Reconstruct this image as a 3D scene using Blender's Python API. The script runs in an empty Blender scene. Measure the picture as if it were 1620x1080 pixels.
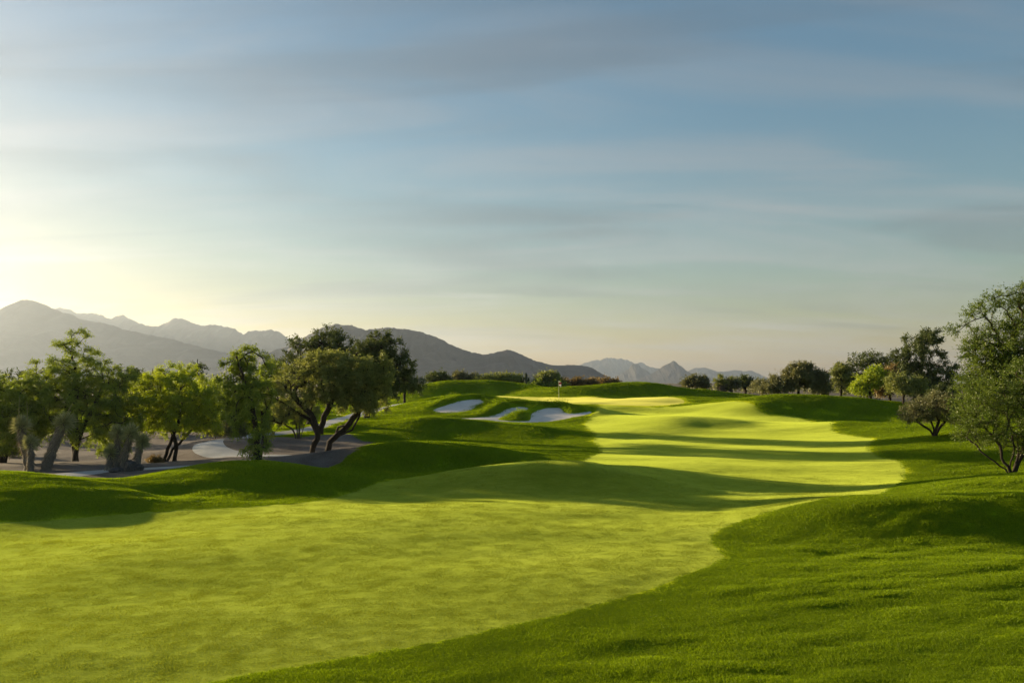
import bpy, math, random
import numpy as np
from mathutils import Vector

scene = bpy.context.scene
C = scene.collection

# ------------------------------------------------------------------ camera
F = 1260.0            # focal length in photo pixels (28 mm on a 36 mm sensor, photo 1620 wide)
EYE = 4.5             # camera height above the near ground
HZ = 605.0            # photo row of the true horizon
cam_d = bpy.data.cameras.new('camera'); cam = bpy.data.objects.new('camera', cam_d); C.objects.link(cam)
cam.location = (0, 0, EYE); cam.rotation_euler = (math.radians(90), 0, 0)
cam_d.sensor_width = 36.0; cam_d.lens = 28.0
cam_d.shift_y = (HZ - 540.0) / 1620.0
cam_d.clip_start = 0.5; cam_d.clip_end = 60000
scene.camera = cam

# ------------------------------------------------------------------ sky, sun, exposure
SUN_AZ = math.radians(-62)      # left of the view direction (+Y)
SUN_EL = math.radians(8.8)
world = bpy.data.worlds.new('World'); scene.world = world; world.use_nodes = True
wn = world.node_tree.nodes; wl = world.node_tree.links; wn.clear()

def N(tree, typ, **kw):
    n = tree.nodes.new(typ)
    for k, v in kw.items():
        if k == 'inp':
            for a, b in v.items(): n.inputs[a].default_value = b
        else: setattr(n, k, v)
    return n

def build_world():
    t = world.node_tree
    out = N(t, 'ShaderNodeOutputWorld'); bg = N(t, 'ShaderNodeBackground')
    bg.inputs['Strength'].default_value = SKY_STRENGTH
    sky = N(t, 'ShaderNodeTexSky', sky_type='NISHITA')
    sky.sun_disc = False; sky.sun_elevation = SUN_EL; sky.sun_rotation = SUN_AZ
    sky.altitude = 0; sky.air_density = 1.2; sky.dust_density = 0.8; sky.ozone_density = 4.0
    def vm(op, a, b=None):
        n = N(t, 'ShaderNodeVectorMath', operation=op)
        for k, v in enumerate((a, b)):
            if v is None: continue
            if isinstance(v, tuple): n.inputs[k].default_value = v
            else: wl.new(v, n.inputs[k])
        return n.outputs[0]
    # soft shoulder on the glare round the sun, as the exposure-blended photograph has it
    c = vm('MULTIPLY', sky.outputs[0], SKY_GAIN)
    hs = N(t, 'ShaderNodeHueSaturation', inp={'Saturation': SKY_SAT, 'Hue': SKY_HUE}); wl.new(c, hs.inputs['Color']); c = hs.outputs[0]
    b0 = N(t, 'ShaderNodeRGBToBW'); wl.new(c, b0.inputs[0])
    lum = N(t, 'ShaderNodeCombineXYZ')
    for k in range(3): wl.new(b0.outputs[0], lum.inputs[k])
    c = vm('DIVIDE', c, vm('ADD', vm('MULTIPLY', lum.outputs[0], SKY_KNEE), (1, 1, 1)))
    # thin cloud streaks on a flat layer high above: direction / height
    tc = N(t, 'ShaderNodeTexCoord')
    sep = N(t, 'ShaderNodeSeparateXYZ'); wl.new(tc.outputs['Generated'], sep.inputs[0])
    zc = N(t, 'ShaderNodeMath', operation='MAXIMUM', inp={1: 0.0}); wl.new(sep.outputs['Z'], zc.inputs[0])
    za = N(t, 'ShaderNodeMath', operation='ADD', inp={1: 0.15}); wl.new(zc.outputs[0], za.inputs[0])
    cmb = N(t, 'ShaderNodeCombineXYZ')
    for k, ax in enumerate('XY'):
        d = N(t, 'ShaderNodeMath', operation='DIVIDE'); wl.new(sep.outputs[ax], d.inputs[0]); wl.new(za.outputs[0], d.inputs[1]); wl.new(d.outputs[0], cmb.inputs[k])
    def layer(rot, scl, nscale, lo, hi, dist, off):
        mp = N(t, 'ShaderNodeMapping'); mp.inputs['Rotation'].default_value = (0, 0, math.radians(rot)); mp.inputs['Scale'].default_value = (*scl, 1); mp.inputs['Location'].default_value = off
        wl.new(cmb.outputs[0], mp.inputs[0])
        nz = N(t, 'ShaderNodeTexNoise', inp={'Scale': nscale, 'Detail': 8.0, 'Roughness': 0.52, 'Distortion': dist}); wl.new(mp.outputs[0], nz.inputs['Vector'])
        rp = N(t, 'ShaderNodeMapRange', interpolation_type='SMOOTHSTEP', inp={1: lo, 2: hi, 3: 0.0, 4: 1.0}); wl.new(nz.outputs[0], rp.inputs[0])
        return rp.outputs[0]
    def mixc(fac, amt, a, b):
        f = N(t, 'ShaderNodeMath', operation='MULTIPLY', inp={1: amt}); wl.new(fac, f.inputs[0])
        mx = N(t, 'ShaderNodeMix', data_type='RGBA'); wl.new(f.outputs[0], mx.inputs[0]); wl.new(a, mx.inputs[6]); wl.new(b, mx.inputs[7]); return mx.outputs[2]
    bw = N(t, 'ShaderNodeRGBToBW'); wl.new(c, bw.inputs[0])
    grey = N(t, 'ShaderNodeCombineXYZ')
    for k in range(3): wl.new(bw.outputs[0], grey.inputs[k])
    light = vm('ADD', vm('MULTIPLY', grey.outputs[0], (1.12, 1.10, 1.08)), (0.5, 0.5, 0.52))
    dark = vm('MULTIPLY', vm('ADD', vm('MULTIPLY', c, (.55, .55, .55)), vm('MULTIPLY', grey.outputs[0], (.45, .45, .45))), (0.74, 0.78, 0.80))
    c = mixc(layer(58, (0.6, 2.0), 1.2, 0.38, 0.76, 1.0, (3.1, 1.7, 0)), CLOUD, c, light)
    c = mixc(layer(32, (0.4, 1.5), 1.1, 0.46, 0.72, 0.8, (7.7, 2.2, 0)), 0.62, c, dark)
    c = mixc(layer(10, (0.6, 2.2), 0.9, 0.50, 0.70, 0.8, (1.7, 9.2, 0)), 0.6, c, dark)
    wl.new(c, bg.inputs['Color']); wl.new(bg.outputs[0], out.inputs[0])

SKY_GAIN = (1.82, 1.31, 0.99)
SKY_KNEE = (0.115, 0.115, 0.115)
SKY_SAT = 1.25
SKY_HUE = 0.5
SKY_STRENGTH = 0.05
CLOUD = 0.45
build_world()

sd = bpy.data.lights.new('sun', 'SUN'); sd.energy = 3.3; sd.angle = math.radians(0.6); sd.color = (1.0, 0.79, 0.48)
sun = bpy.data.objects.new('sun', sd); C.objects.link(sun)
sun_dir = Vector((math.sin(SUN_AZ) * math.cos(SUN_EL), math.cos(SUN_AZ) * math.cos(SUN_EL), math.sin(SUN_EL)))
sun.rotation_euler = sun_dir.to_track_quat('Z', 'Y').to_euler()
sun.location = (-60, 60, 60)

vs = scene.view_settings
vs.view_transform = 'Standard'; vs.look = 'None'; vs.gamma = 1.0; vs.use_curve_mapping = False
vs.exposure = 2.0
scene.cycles.use_denoising = True
scene.cycles.max_bounces = 8; scene.cycles.transparent_max_bounces = 8
scene.cycles.volume_bounces = 1

# ------------------------------------------------------------------ helpers
def P(px, py, D):
    return np.array([(px - 810.0) / F * D, D, EYE - (py - HZ) / F * D])

def mesh_from(name, verts, faces, mat=None, smooth=True):
    """verts (n,3); faces (m,k) array, or list of such arrays"""
    verts = np.asarray(verts, dtype=np.float32)
    if not isinstance(faces, (list, tuple)): faces = [faces]
    faces = [np.asarray(f, dtype=np.int32) for f in faces if len(f)]
    me = bpy.data.meshes.new(name)
    me.vertices.add(len(verts)); me.vertices.foreach_set('co', verts.ravel())
    nl = sum(f.size for f in faces); npoly = sum(len(f) for f in faces)
    me.loops.add(nl); me.polygons.add(npoly)
    me.loops.foreach_set('vertex_index', np.concatenate([f.ravel() for f in faces]))
    tot = np.concatenate([np.full(len(f), f.shape[1], np.int32) for f in faces])
    st = np.concatenate([[0], np.cumsum(tot)[:-1]]).astype(np.int32)
    me.polygons.foreach_set('loop_start', st)
    me.update(calc_edges=True)
    me.polygons.foreach_set('use_smooth', np.full(npoly, smooth, bool))
    if mat: me.materials.append(mat)
    me.validate()
    return me

def fattr(me, name, data, domain='POINT'):
    a = me.attributes.new(name, 'FLOAT', domain); a.data.foreach_set('value', np.asarray(data, np.float32))

def link(name, me, parent=None, loc=None):
    o = bpy.data.objects.new(name, me); C.objects.link(o)
    if parent is not None: o.parent = parent
    if loc is not None: o.location = loc
    return o

def tag(o, label=None, cat=None, group=None, kind=None):
    if label: o['label'] = label
    if cat: o['category'] = cat
    if group: o['group'] = group
    if kind: o['kind'] = kind
    return o

def hash2(ix, iy, seed):
    h = (ix.astype(np.int64) * 374761393 + iy.astype(np.int64) * 668265263 + seed * 1442695041) & 0x7fffffff
    h = ((h ^ (h >> 13)) * 1274126177) & 0x7fffffff
    return ((h ^ (h >> 16)) & 0xffff) / 65535.0

def vnoise(x, y, seed=0):
    ix = np.floor(x); iy = np.floor(y); fx = x - ix; fy = y - iy
    fx = fx * fx * fx * (fx * (fx * 6 - 15) + 10); fy = fy * fy * fy * (fy * (fy * 6 - 15) + 10)
    a = hash2(ix, iy, seed); b = hash2(ix + 1, iy, seed); c = hash2(ix, iy + 1, seed); d = hash2(ix + 1, iy + 1, seed)
    return (a * (1 - fx) + b * fx) * (1 - fy) + (c * (1 - fx) + d * fx) * fy

def fbm(x, y, seed=0, octv=4, gain=0.5):
    s = 0; a = 1; tot = 0
    for i in range(octv):
        s = s + a * (vnoise(x, y, seed + i * 17) * 2 - 1); tot += a; a *= gain; x = x * 2.03 + 7.1; y = y * 2.03 - 3.7
    return s / tot

def sstep(a, b, x):
    t = np.clip((x - a) / (b - a), 0, 1); return t * t * (3 - 2 * t)

# ------------------------------------------------------------------ terrain height
CP = [  # photo column, photo row, distance in metres
 (0,1080,12),(400,1080,12),(810,1080,12),(1200,1080,12),(1620,1080,11.9),
 (0,950,16.5),(400,950,16.5),(810,950,16.5),(1200,950,16.4),(1620,950,16.3),
 (200,880,20.6),(500,880,20.6),(810,880,20.6),(1150,885,20.3),(1400,890,19.9),(1620,890,19.8),
 (1300,847,23.4),(1400,848,23.2),(1500,849,23.1),(1620,850,23.0),(1760,851,23.0),(1150,845,23.6),
 # right near double mound
 (1230,820,25),(1300,805,25),(1400,793,25),(1500,788,25),(1620,785,25),(1760,784,25),
 (1500,786,26.6),(1620,779,27.0),(1430,785,27.8),(1520,767,28.6),(1620,755,28.8),(1760,748,28.8),
 (1600,752,33),(1500,758,34.5),(1720,748,34),
 # fairway middle
 (0,832,25.0),(160,816,26.9),(330,801,28.9),(500,797,29.5),(650,800,29),(810,800,29),(1000,800,29),(1130,806,28.2),
 (880,786,31.3),(700,780,32.4),(1100,785,31.5),(1250,780,32.4),(1350,775,33.4),
 (735,748,34.5),(842,736,34.8),(925,735,34.8),(975,744,34.6),(1040,758,34.3),(1110,773,33.8),
 (850,733,41),(950,733,41),(1050,733,42),(1200,735,43.5),(1350,742,41.5),
 (560,778,32.8),(620,757,36),(690,748,37.5),
 # left-centre mound
 (560,748,39.5),(650,748,39.5),(740,741,41),(525,740,42.8),(560,719,42.5),(600,706,43),(660,703,43.3),(720,709,43.3),(790,719,43.3),(850,727,43),
 (600,709,49),(680,709,50),(760,713,51),(850,717,49),(920,717,49),
 # slope under the bunkers
 (600,708,56),(700,706,57),(800,705,57),(900,704,56),(960,701,57),
 (580,682,62),(610,670,64),(660,665,64),(740,668,65),(800,672,66.5),(860,681,63),(920,686,63),
 (680,664,74),(750,663.5,74.5),(850,667,74.3),(920,661,75.5),
 # bunker banks and the lit ridge
 (700,649,80),(750,644,82),(800,650,81),(860,648,83),
 (620,646,84),(677,634,88),(726,625,91),(758,624,93),(560,660,74),
 # green
 (780,628,93),(884,632,95),(1000,641,88),(940,639,88),(860,636,88),(1100,637,92),(810,627,99),(950,629,103),(1050,629,102),
 (1060,626,99),
 # green front right
 (1000,655,81),(1100,652,82.5),(1110,641,86),(1180,655,78),(1240,668,70),(960,672,70),(1040,680,64),(1060,659,68.5),(1150,664,68.5),(1200,669,69),(1120,677,65),
 (1000,700,56),(1100,700,56),(1200,700,56),(1300,700,55),(1100,715,50),(1300,718,49),(1000,717,50),(1200,685,62),(1300,681,63),
 (1400,722,46.5),(1380,696,55),
 # right mound
 (1190,641,81),(1250,648,81),(1300,655,80.5),(1360,662,79),(1420,668,76.5),(1180,631,86),(1230,626,86),(1300,629,85),(1380,640,83),(1430,649,81),
 (1250,634,97),(1350,639,97),(1430,638,90),(1490,645,85),
 (1330,668,66),(1478,690,52),(1560,690,50),(1640,690,50),(1400,688,57),
 (1450,729,43),(1560,726,43),(1450,756,38.4),(1550,756,37.8),(1430,703,50),(1640,738,40),
 # left mounds
 (175,763,35),(260,748,34.5),(330,738,34.8),(400,735,35),(450,738,35),(520,750,34.8),(580,764,34.5),
 (250,786,30.9),(420,787,31.2),(500,787,31.2),
 (0,745,31.3),(80,752,31),(150,764,30.6),(220,779,30.3),(300,795,29.4),(-100,757,31.5),(-250,790,31),(-200,832,25),
 (0,766,36),(100,763,36),(-150,768,35),
 # desert and path on the left
 (110,748,38),(190,741,40.5),(60,745,40),(119,728,48),(260,728,49),(30,735,43),(300,708,54),(200,702,62),(60,702,62),(-150,705,60),
 (340,701,53),(459,721,46.7),(430,731,42.6),(459,722.5,44),(490,717,44.6),(488,722,47),(405,733,41.5),(370,694,55),(470,737,41),(514,712.5,45),(570,705,46.8),(560,687,58),(470,700,54),(600,698,53),
 (515,673,64),(570,654,78),(440,690,58),(350,655,85),(200,660,88),(0,660,90),(100,640,120),(350,632,120),(-200,655,95),
 # back mounds
 (620,642,96),(682,634,101),
 (600,634,114),(650,618,116),(700,606,118),(770,604,118),(840,609,118),(920,621,118),(700,628,113),(780,626,113),(700,613,127),(800,614,127),
 (840,625,107),(900,613,110),(960,608,111),(1030,607,111),(1080,614,111),(1115,620,112),(960,616,121),(1030,615,121),
 (1115,617,110),(1160,622,110),(1195,627,108),(1115,625,107),(960,627,106.5),(1030,626,106.5),(1180,623,132),(1330,632,115),(1500,640,105),(1640,640,100),
]
pts = np.array([P(*c) for c in CP])
extra = np.array([[-35, 0, 0], [-12, 0, 0], [0, 0, 0], [12, 0, 0], [35, 0, 0], [-35, -20, 0], [0, -20, 0], [35, -20, 0],
                  [-25, 14, 0], [25, 14, 0.1], [30, 24, .5]])
pts = np.vstack([pts, extra])
S = 40.0
def tps_k(r2): return 0.5 * r2 * np.log(r2 + 1e-9)
def tps_fit(p, lam=2e-4):
    n = len(p); q = p[:, :2] / S
    K = tps_k(((q[:, None] - q[None]) ** 2).sum(-1)) + lam * np.eye(n)
    A = np.zeros((n + 3, n + 3)); A[:n, :n] = K; A[:n, n] = 1; A[:n, n + 1:] = q; A[n:, :n] = A[:n, n:].T
    return q, np.linalg.solve(A, np.concatenate([p[:, 2], np.zeros(3)]))
TQ, TW = tps_fit(pts)
def tps(x, y):
    out = np.empty(x.shape, float); xf = x.ravel() / S; yf = y.ravel() / S; of = out.reshape(-1); n = len(TQ)
    for i in range(0, len(xf), 20000):
        a = xf[i:i + 20000]; b = yf[i:i + 20000]
        r2 = (a[:, None] - TQ[None, :, 0]) ** 2 + (b[:, None] - TQ[None, :, 1]) ** 2
        of[i:i + 20000] = tps_k(r2) @ TW[:n] + TW[n] + TW[n + 1] * a + TW[n + 2] * b
    return out

def base_height(x, y):
    x = np.asarray(x, float); y = np.asarray(y, float)
    z0 = np.interp(y, [-50, 25, 60, 130, 400, 16000], [0, 0, 0.6, 2.5, 2.2, 2.0])
    lim = np.maximum(22, 0.74 * y + 8)
    w = (1 - sstep(0, 25, np.abs(x) - lim)) * (1 - sstep(126, 146, y)) * sstep(-60, -20, y)
    z = z0.copy(); m = w > 0
    if m.any():
        z[m] = z0[m] * (1 - w[m]) + tps(x[m], y[m]) * w[m]
    # small swells of the mown ground
    und = 0.085 * fbm(x / 6.5, y / 3.6, 3, 2) + 0.012 * fbm(x / 2.2, y / 1.1, 9, 2)
    return z + und * sstep(200, 120, y)

def ray(px, py, D=None):
    """photo pixel -> point on the terrain (first hit), or at a stated distance"""
    if D is None:
        ds = np.geomspace(9, 180, 1500)
        x = (px - 810.0) / F * ds; zr = EYE - (py - HZ) / F * ds
        g = base_height(x, ds) - zr
        k = np.argmax(g > 0) if (g > 0).any() else len(ds) - 1
        D = ds[k]
    return ((px - 810.0) / F * D, D)

def poly(pxs):
    return np.array([ray(*p) for p in pxs])

def smooth_poly(p, it=2, closed=True):
    for _ in range(it):
        if closed:
            q = np.roll(p, -1, 0); p = np.stack([p * .75 + q * .25, p * .25 + q * .75], 1).reshape(-1, 2)
        else:
            a = p[:-1]; b = p[1:]; m = np.stack([a * .75 + b * .25, a * .25 + b * .75], 1).reshape(-1, 2)
            p = np.vstack([p[:1], m, p[-1:]])
    return p

def sdf_poly(x, y, p):
    """signed distance, negative inside"""
    xf = x.ravel(); yf = y.ravel(); d = np.full(xf.shape, 1e18); ins = np.zeros(xf.shape, bool)
    for i in range(len(p)):
        ax, ay = p[i]; bx, by = p[(i + 1) % len(p)]
        ex, ey = bx - ax, by - ay; wx = xf - ax; wy = yf - ay
        t = np.clip((wx * ex + wy * ey) / (ex * ex + ey * ey + 1e-12), 0, 1)
        d = np.minimum(d, (wx - ex * t) ** 2 + (wy - ey * t) ** 2)
        c = ((ay > yf) != (by > yf))
        with np.errstate(divide='ignore', invalid='ignore'):
            ins ^= c & (xf < (bx - ax) * (yf - ay) / (by - ay + 1e-30) + ax)
    d = np.sqrt(d); return np.where(ins, -d, d).reshape(x.shape)

def sdf_line(x, y, p):
    d = np.full(x.shape, 1e18)
    for i in range(len(p) - 1):
        ax, ay = p[i]; ex, ey = p[i + 1] - p[i]; wx = x - ax; wy = y - ay
        t = np.clip((wx * ex + wy * ey) / (ex * ex + ey * ey + 1e-12), 0, 1)
        d = np.minimum(d, (wx - ex * t) ** 2 + (wy - ey * t) ** 2)
    return np.sqrt(d)

# outlines, traced on the photograph and dropped on the ground
FAIRWAY = smooth_poly(poly([
 (1180,633),(1215,648,76),(1262,657),(1326,667),(1313,680),(1345,689),(1390,693),(1368,712),(1415,726),(1432,736),(1433,754),(1418,774),
 (1330,786),(1240,803),(1180,820),(1135,838),(1124,852),(1135,868),(1153,885),(1060,922),(930,962),(760,1003),(560,1040),(330,1078),
 (100,1130,10.8),(-300,1200,9.5),(-900,1200,9.5),(-900,830,25.3),(-300,835,24.9),(0,829),(160,815),(300,806),(400,801),(512,792),(560,776),(622,757),(700,747),(798,738,41),(880,729),(935,720),
 (952,711),(937,699),(944,687),(918,674),(946,652),(945,642,88),(1000,643.5,86),(1100,640,88)]), 2)
GREEN = smooth_poly(poly([(775,627.5,94),(822,633,91.5),(870,637,88.5),(935,639.5,88),(1020,642,87),(1085,638,91),(1080,633,96),(1030,630,101),(950,629,103),(860,627.5,101),(800,626.5,99)]), 2)
BUNK1 = smooth_poly(poly([(679,645,80.5),(700,641,82.5),(728,636,85),(748,633.5,87),(764,634.5,86.5),(766,638,85),(754,643.5,82),(734,647,80),(705,648.5,79)]), 2)
BUNK2 = smooth_poly(poly([(697,660,75),(722,656.5,76.3),(760,655.5,76.5),(784,650,79),(800,644.5,82),(815,642,83.5),(836,644,83.5),(835,646,82.5),(812,652,79.5),(789,658.5,76.5),(786,661.5,75.2),
  (812,663,74.7),(836,662,75.2),(840,658,76.8),(839,651.5,79.5),(853,644.5,83),(878,642.3,84),(889,645,83),(893,651,80.5),(903,654.5,79),(918,651.5,80.5),(934,648,82),(937,650,81),(925,656.5,78),(905,662,75.8),(875,665.5,74.5),(840,666.5,74),(800,665,74),(770,662.5,74.3),(735,661.5,74.5)]), 1)
SOIL = smooth_poly(poly([(-1500,770,34),(-600,765,33.3),(0,762,34.2),(100,763,34.6),(180,759,35.6),(260,747,36.6),(330,737.5,37),(400,735,37.6),(440,740,38.6),(505,748,39.5),(540,733,43),(585,711,46),(606,700,49),(596,692,55),(555,686,59.5),
  (505,688,58.5),(450,693,57),(425,691,59),(360,680,66),(200,677,72),(-600,680,73),(-1800,690,73)]), 1)
PATHL = smooth_poly(poly([(712,637,100.5),(690,636,100),(640,640,95),(570,654,79),(528,668,67),(500,676,63),(440,684,61),(385,690,58.5),(345,694,56.5),(324,700,53),(342,706.5,50.3),(400,712,48.3),(450,719.5,46.7),(488,721,46.9)]), 2, closed=False)
PATHA = smooth_poly(poly([(430,744,41.6),(360,748,40.5),(270,746.5,40.2),(195,741.5,40.2),(120,748,38.2),(60,756,36.6),(-30,770,34.6),(-300,800,33)]), 2, closed=False)
PATH_W = 0.95
def path_dist(x, y): return np.minimum(sdf_line(x, y, PATHL), sdf_line(x, y, PATHA)) - PATH_W

def height(x, y, full=True):
    z = base_height(x, y)
    q = (np.abs(x) < 85) & (y > 5) & (y < 125)
    if q.any():
        xq, yq = x[q], y[q]; fq = sdf_poly(xq, yq, FAIRWAY)
        z[q] += 0.034 * fbm(xq / 2.3, (yq - 0.3 * xq) / 0.75, 21, 2) * sstep(0.2, 2.5, fq) * sstep(60, 40, yq)
        z[q] += 0.15 * fbm(xq / 5.5, yq / 5.0, 33, 2) * sstep(0.8, 4.5, fq) * sstep(30, 45, yq) * sstep(122, 108, yq)
    m = (np.abs(x) < 14) & (y > 68) & (y < 96)
    if m.any():
        xm, ym = x[m], y[m]; dz = np.zeros(xm.shape)
        def bank(s): return sstep(-0.05, 0.85, s) * np.exp(-(np.maximum(s - 0.85, 0) / 1.3) ** 2)
        dz += bank(sdf_poly(xm, ym, BUNK1)) * np.interp(ym, [80.5, 86], [0.05, 0.42])
        s2 = sdf_poly(xm, ym, BUNK2); fing = np.exp(-((xm - 0.35) / 1.0) ** 2) * np.exp(-((ym - 77.5) / 2.5) ** 2)
        dz = np.maximum(dz, bank(s2) * (np.interp(ym, [76.5, 83], [0.03, 0.5]) + 0.3 * fing))
        z[m] += dz
    return z

# ------------------------------------------------------------------ procedural materials
def new_mat(name):
    m = bpy.data.materials.new(name); m.use_nodes = True; m.node_tree.nodes.clear(); return m

def ramp(t, fac, cols):
    r = N(t, 'ShaderNodeValToRGB')
    e = r.color_ramp.elements
    while len(e) < len(cols): e.new(0.5)
    for i, (p, c) in enumerate(cols):
        e[i].position = p; e[i].color = (*c, 1)
    if fac is not None: t.links.new(fac, r.inputs[0])
    return r

def turf_mat(name, c0, c1, c2, big=0.28, fine=55.0, sheen=0.35, hb=0.09, hm=0.003, hf=0.006):
    """mown turf: patchy colour stretched along the mowing, relief from metre-long swells down to blades"""
    m = new_mat(name); t = m.node_tree; L = t.links.new
    tc = N(t, 'ShaderNodeTexCoord')
    def noise(scale, stretch, detail=4.0, rough=0.6, rot=0.0):
        mp = N(t, 'ShaderNodeMapping'); mp.inputs['Scale'].default_value = stretch; mp.inputs['Rotation'].default_value = (0, 0, math.radians(rot)); L(tc.outputs['Object'], mp.inputs[0])
        n = N(t, 'ShaderNodeTexNoise', inp={'Scale': scale, 'Detail': detail, 'Roughness': rough}); L(mp.outputs[0], n.inputs['Vector']); return n.outputs[0]
    n1 = noise(big, (0.6, 1, 1), 5, 0.62, 14); n2 = noise(fine, (1, 1, 1), 3, 0.7); n3 = noise(2.2, (0.6, 1, 1), 4, 0.65, 12); n4 = noise(9.0, (0.6, 1, 1), 3, 0.7)
    def mad(a, k, b=None):
        n = N(t, 'ShaderNodeMath', operation='MULTIPLY_ADD', inp={1: k, 2: 0.0}); L(a, n.inputs[0])
        if b is not None: L(b, n.inputs[2])
        return n.outputs[0]
    f = mad(n1, 0.46, mad(n3, 0.24, mad(n4, 0.12, mad(n2, 0.18))))
    r = ramp(t, f, [(0.40, c0), (0.5, c1), (0.60, c2)])
    h = mad(n1, hb, mad(n3, hb * 0.22, mad(n4, hm, mad(n2, hf))))
    bp = N(t, 'ShaderNodeBump', inp={'Strength': 1.0, 'Distance': 1.0}); L(h, bp.inputs['Height'])
    bs = N(t, 'ShaderNodeBsdfPrincipled', inp={'Roughness': 0.95})
    bs.inputs['Specular IOR Level'].default_value = 0.0
    bs.inputs['Sheen Weight'].default_value = sheen; bs.inputs['Sheen Roughness'].default_value = 0.5
    bs.inputs['Sheen Tint'].default_value = (*[min(1, v * 4.5) for v in c2], 1)
    L(r.outputs[0], bs.inputs['Base Color']); L(bp.outputs[0], bs.inputs['Normal'])
    o = N(t, 'ShaderNodeOutputMaterial'); L(bs.outputs[0], o.inputs[0])
    return m

def leaf_mat(name, c0, c1, trans=0.5, tint=(1.0, 1.0, 0.55), gloss=0.03):
    """thin leaf: diffuse front, light shining through from behind"""
    m = new_mat(name); t = m.node_tree; L = t.links.new
    at = N(t, 'ShaderNodeAttribute', attribute_name='rnd')
    r = ramp(t, at.outputs['Fac'], [(0.0, c0), (1.0, c1)])
    df = N(t, 'ShaderNodeBsdfDiffuse'); L(r.outputs[0], df.inputs[0])
    tm = N(t, 'ShaderNodeMix', data_type='RGBA', blend_type='MULTIPLY'); tm.inputs[0].default_value = 1.0
    L(r.outputs[0], tm.inputs[6]); tm.inputs[7].default_value = (*tint, 1)
    tr = N(t, 'ShaderNodeBsdfTranslucent'); L(tm.outputs[2], tr.inputs[0])
    mx = N(t, 'ShaderNodeMixShader'); mx.inputs[0].default_value = trans; L(df.outputs[0], mx.inputs[1]); L(tr.outputs[0], mx.inputs[2])
    gl = N(t, 'ShaderNodeBsdfGlossy', inp={'Roughness': 0.45}); gl.inputs[0].default_value = (0.9, 0.9, 0.8, 1)
    m2 = N(t, 'ShaderNodeMixShader'); m2.inputs[0].default_value = gloss; L(mx.outputs[0], m2.inputs[1]); L(gl.outputs[0], m2.inputs[2])
    o = N(t, 'ShaderNodeOutputMaterial'); L(m2.outputs[0], o.inputs[0])
    return m

def rough_mat(name, cols, scale=3.0, bump=0.5, bscale=30.0, dist=0.02, rough=0.9, stretch=(1, 1, 1), spec=0.2):
    m = new_mat(name); t = m.node_tree; L = t.links.new
    tc = N(t, 'ShaderNodeTexCoord'); mp = N(t, 'ShaderNodeMapping'); mp.inputs['Scale'].default_value = stretch; L(tc.outputs['Object'], mp.inputs[0])
    n1 = N(t, 'ShaderNodeTexNoise', inp={'Scale': scale, 'Detail': 8.0, 'Roughness': 0.65}); L(mp.outputs[0], n1.inputs['Vector'])
    n2 = N(t, 'ShaderNodeTexNoise', inp={'Scale': bscale, 'Detail': 5.0, 'Roughness': 0.7}); L(mp.outputs[0], n2.inputs['Vector'])
    ad = N(t, 'ShaderNodeMath', operation='MULTIPLY_ADD', inp={1: 0.5}); L(n2.outputs[0], ad.inputs[0])
    h = N(t, 'ShaderNodeMath', operation='MULTIPLY', inp={1: 0.5}); L(n1.outputs[0], h.inputs[0]); L(h.outputs[0], ad.inputs[2])
    k = len(cols); r = ramp(t, ad.outputs[0], [(0.36 + 0.28 * i / max(1, k - 1), c) for i, c in enumerate(cols)])
    bp = N(t, 'ShaderNodeBump', inp={'Strength': bump, 'Distance': dist}); L(n2.outputs[0], bp.inputs['Height'])
    bs = N(t, 'ShaderNodeBsdfPrincipled', inp={'Roughness': rough}); bs.inputs['Specular IOR Level'].default_value = spec
    L(r.outputs[0], bs.inputs['Base Color']); L(bp.outputs[0], bs.inputs['Normal'])
    o = N(t, 'ShaderNodeOutputMaterial'); L(bs.outputs[0], o.inputs[0])
    return m

M_ROUGH = turf_mat('rough_turf', (0.098, 0.160, 0.003), (0.152, 0.230, 0.005), (0.21, 0.29, 0.009))
M_FAIR = turf_mat('fairway_turf', (0.072, 0.110, 0.005), (0.118, 0.158, 0.011), (0.185, 0.220, 0.028), fine=40.0)
M_GREEN = turf_mat('green_turf', (0.20, 0.21, 0.03), (0.24, 0.25, 0.04), (0.28, 0.28, 0.05), fine=60.0, hb=0.006, hm=0.001, hf=0.001)
M_SAND = rough_mat('bunker_sand', [(0.56, 0.50, 0.44), (0.70, 0.63, 0.56), (0.77, 0.70, 0.62)], 1.5, 0.3, 25)
M_SOIL = rough_mat('desert_soil', [(0.075, 0.055, 0.043), (0.135, 0.108, 0.090), (0.19, 0.158, 0.135)], 0.6, 0.6, 14, 0.03)
M_PATH = rough_mat('path_concrete', [(0.30, 0.30, 0.30), (0.37, 0.37, 0.37), (0.42, 0.42, 0.42)], 0.8, 0.15, 30, 0.005, 0.55, spec=0.4)
M_PLAIN = rough_mat('desert_plain', [(0.07, 0.07, 0.04), (0.15, 0.12, 0.08), (0.20, 0.16, 0.11)], 0.02, 0.3, 0.3, 0.3)

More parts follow.
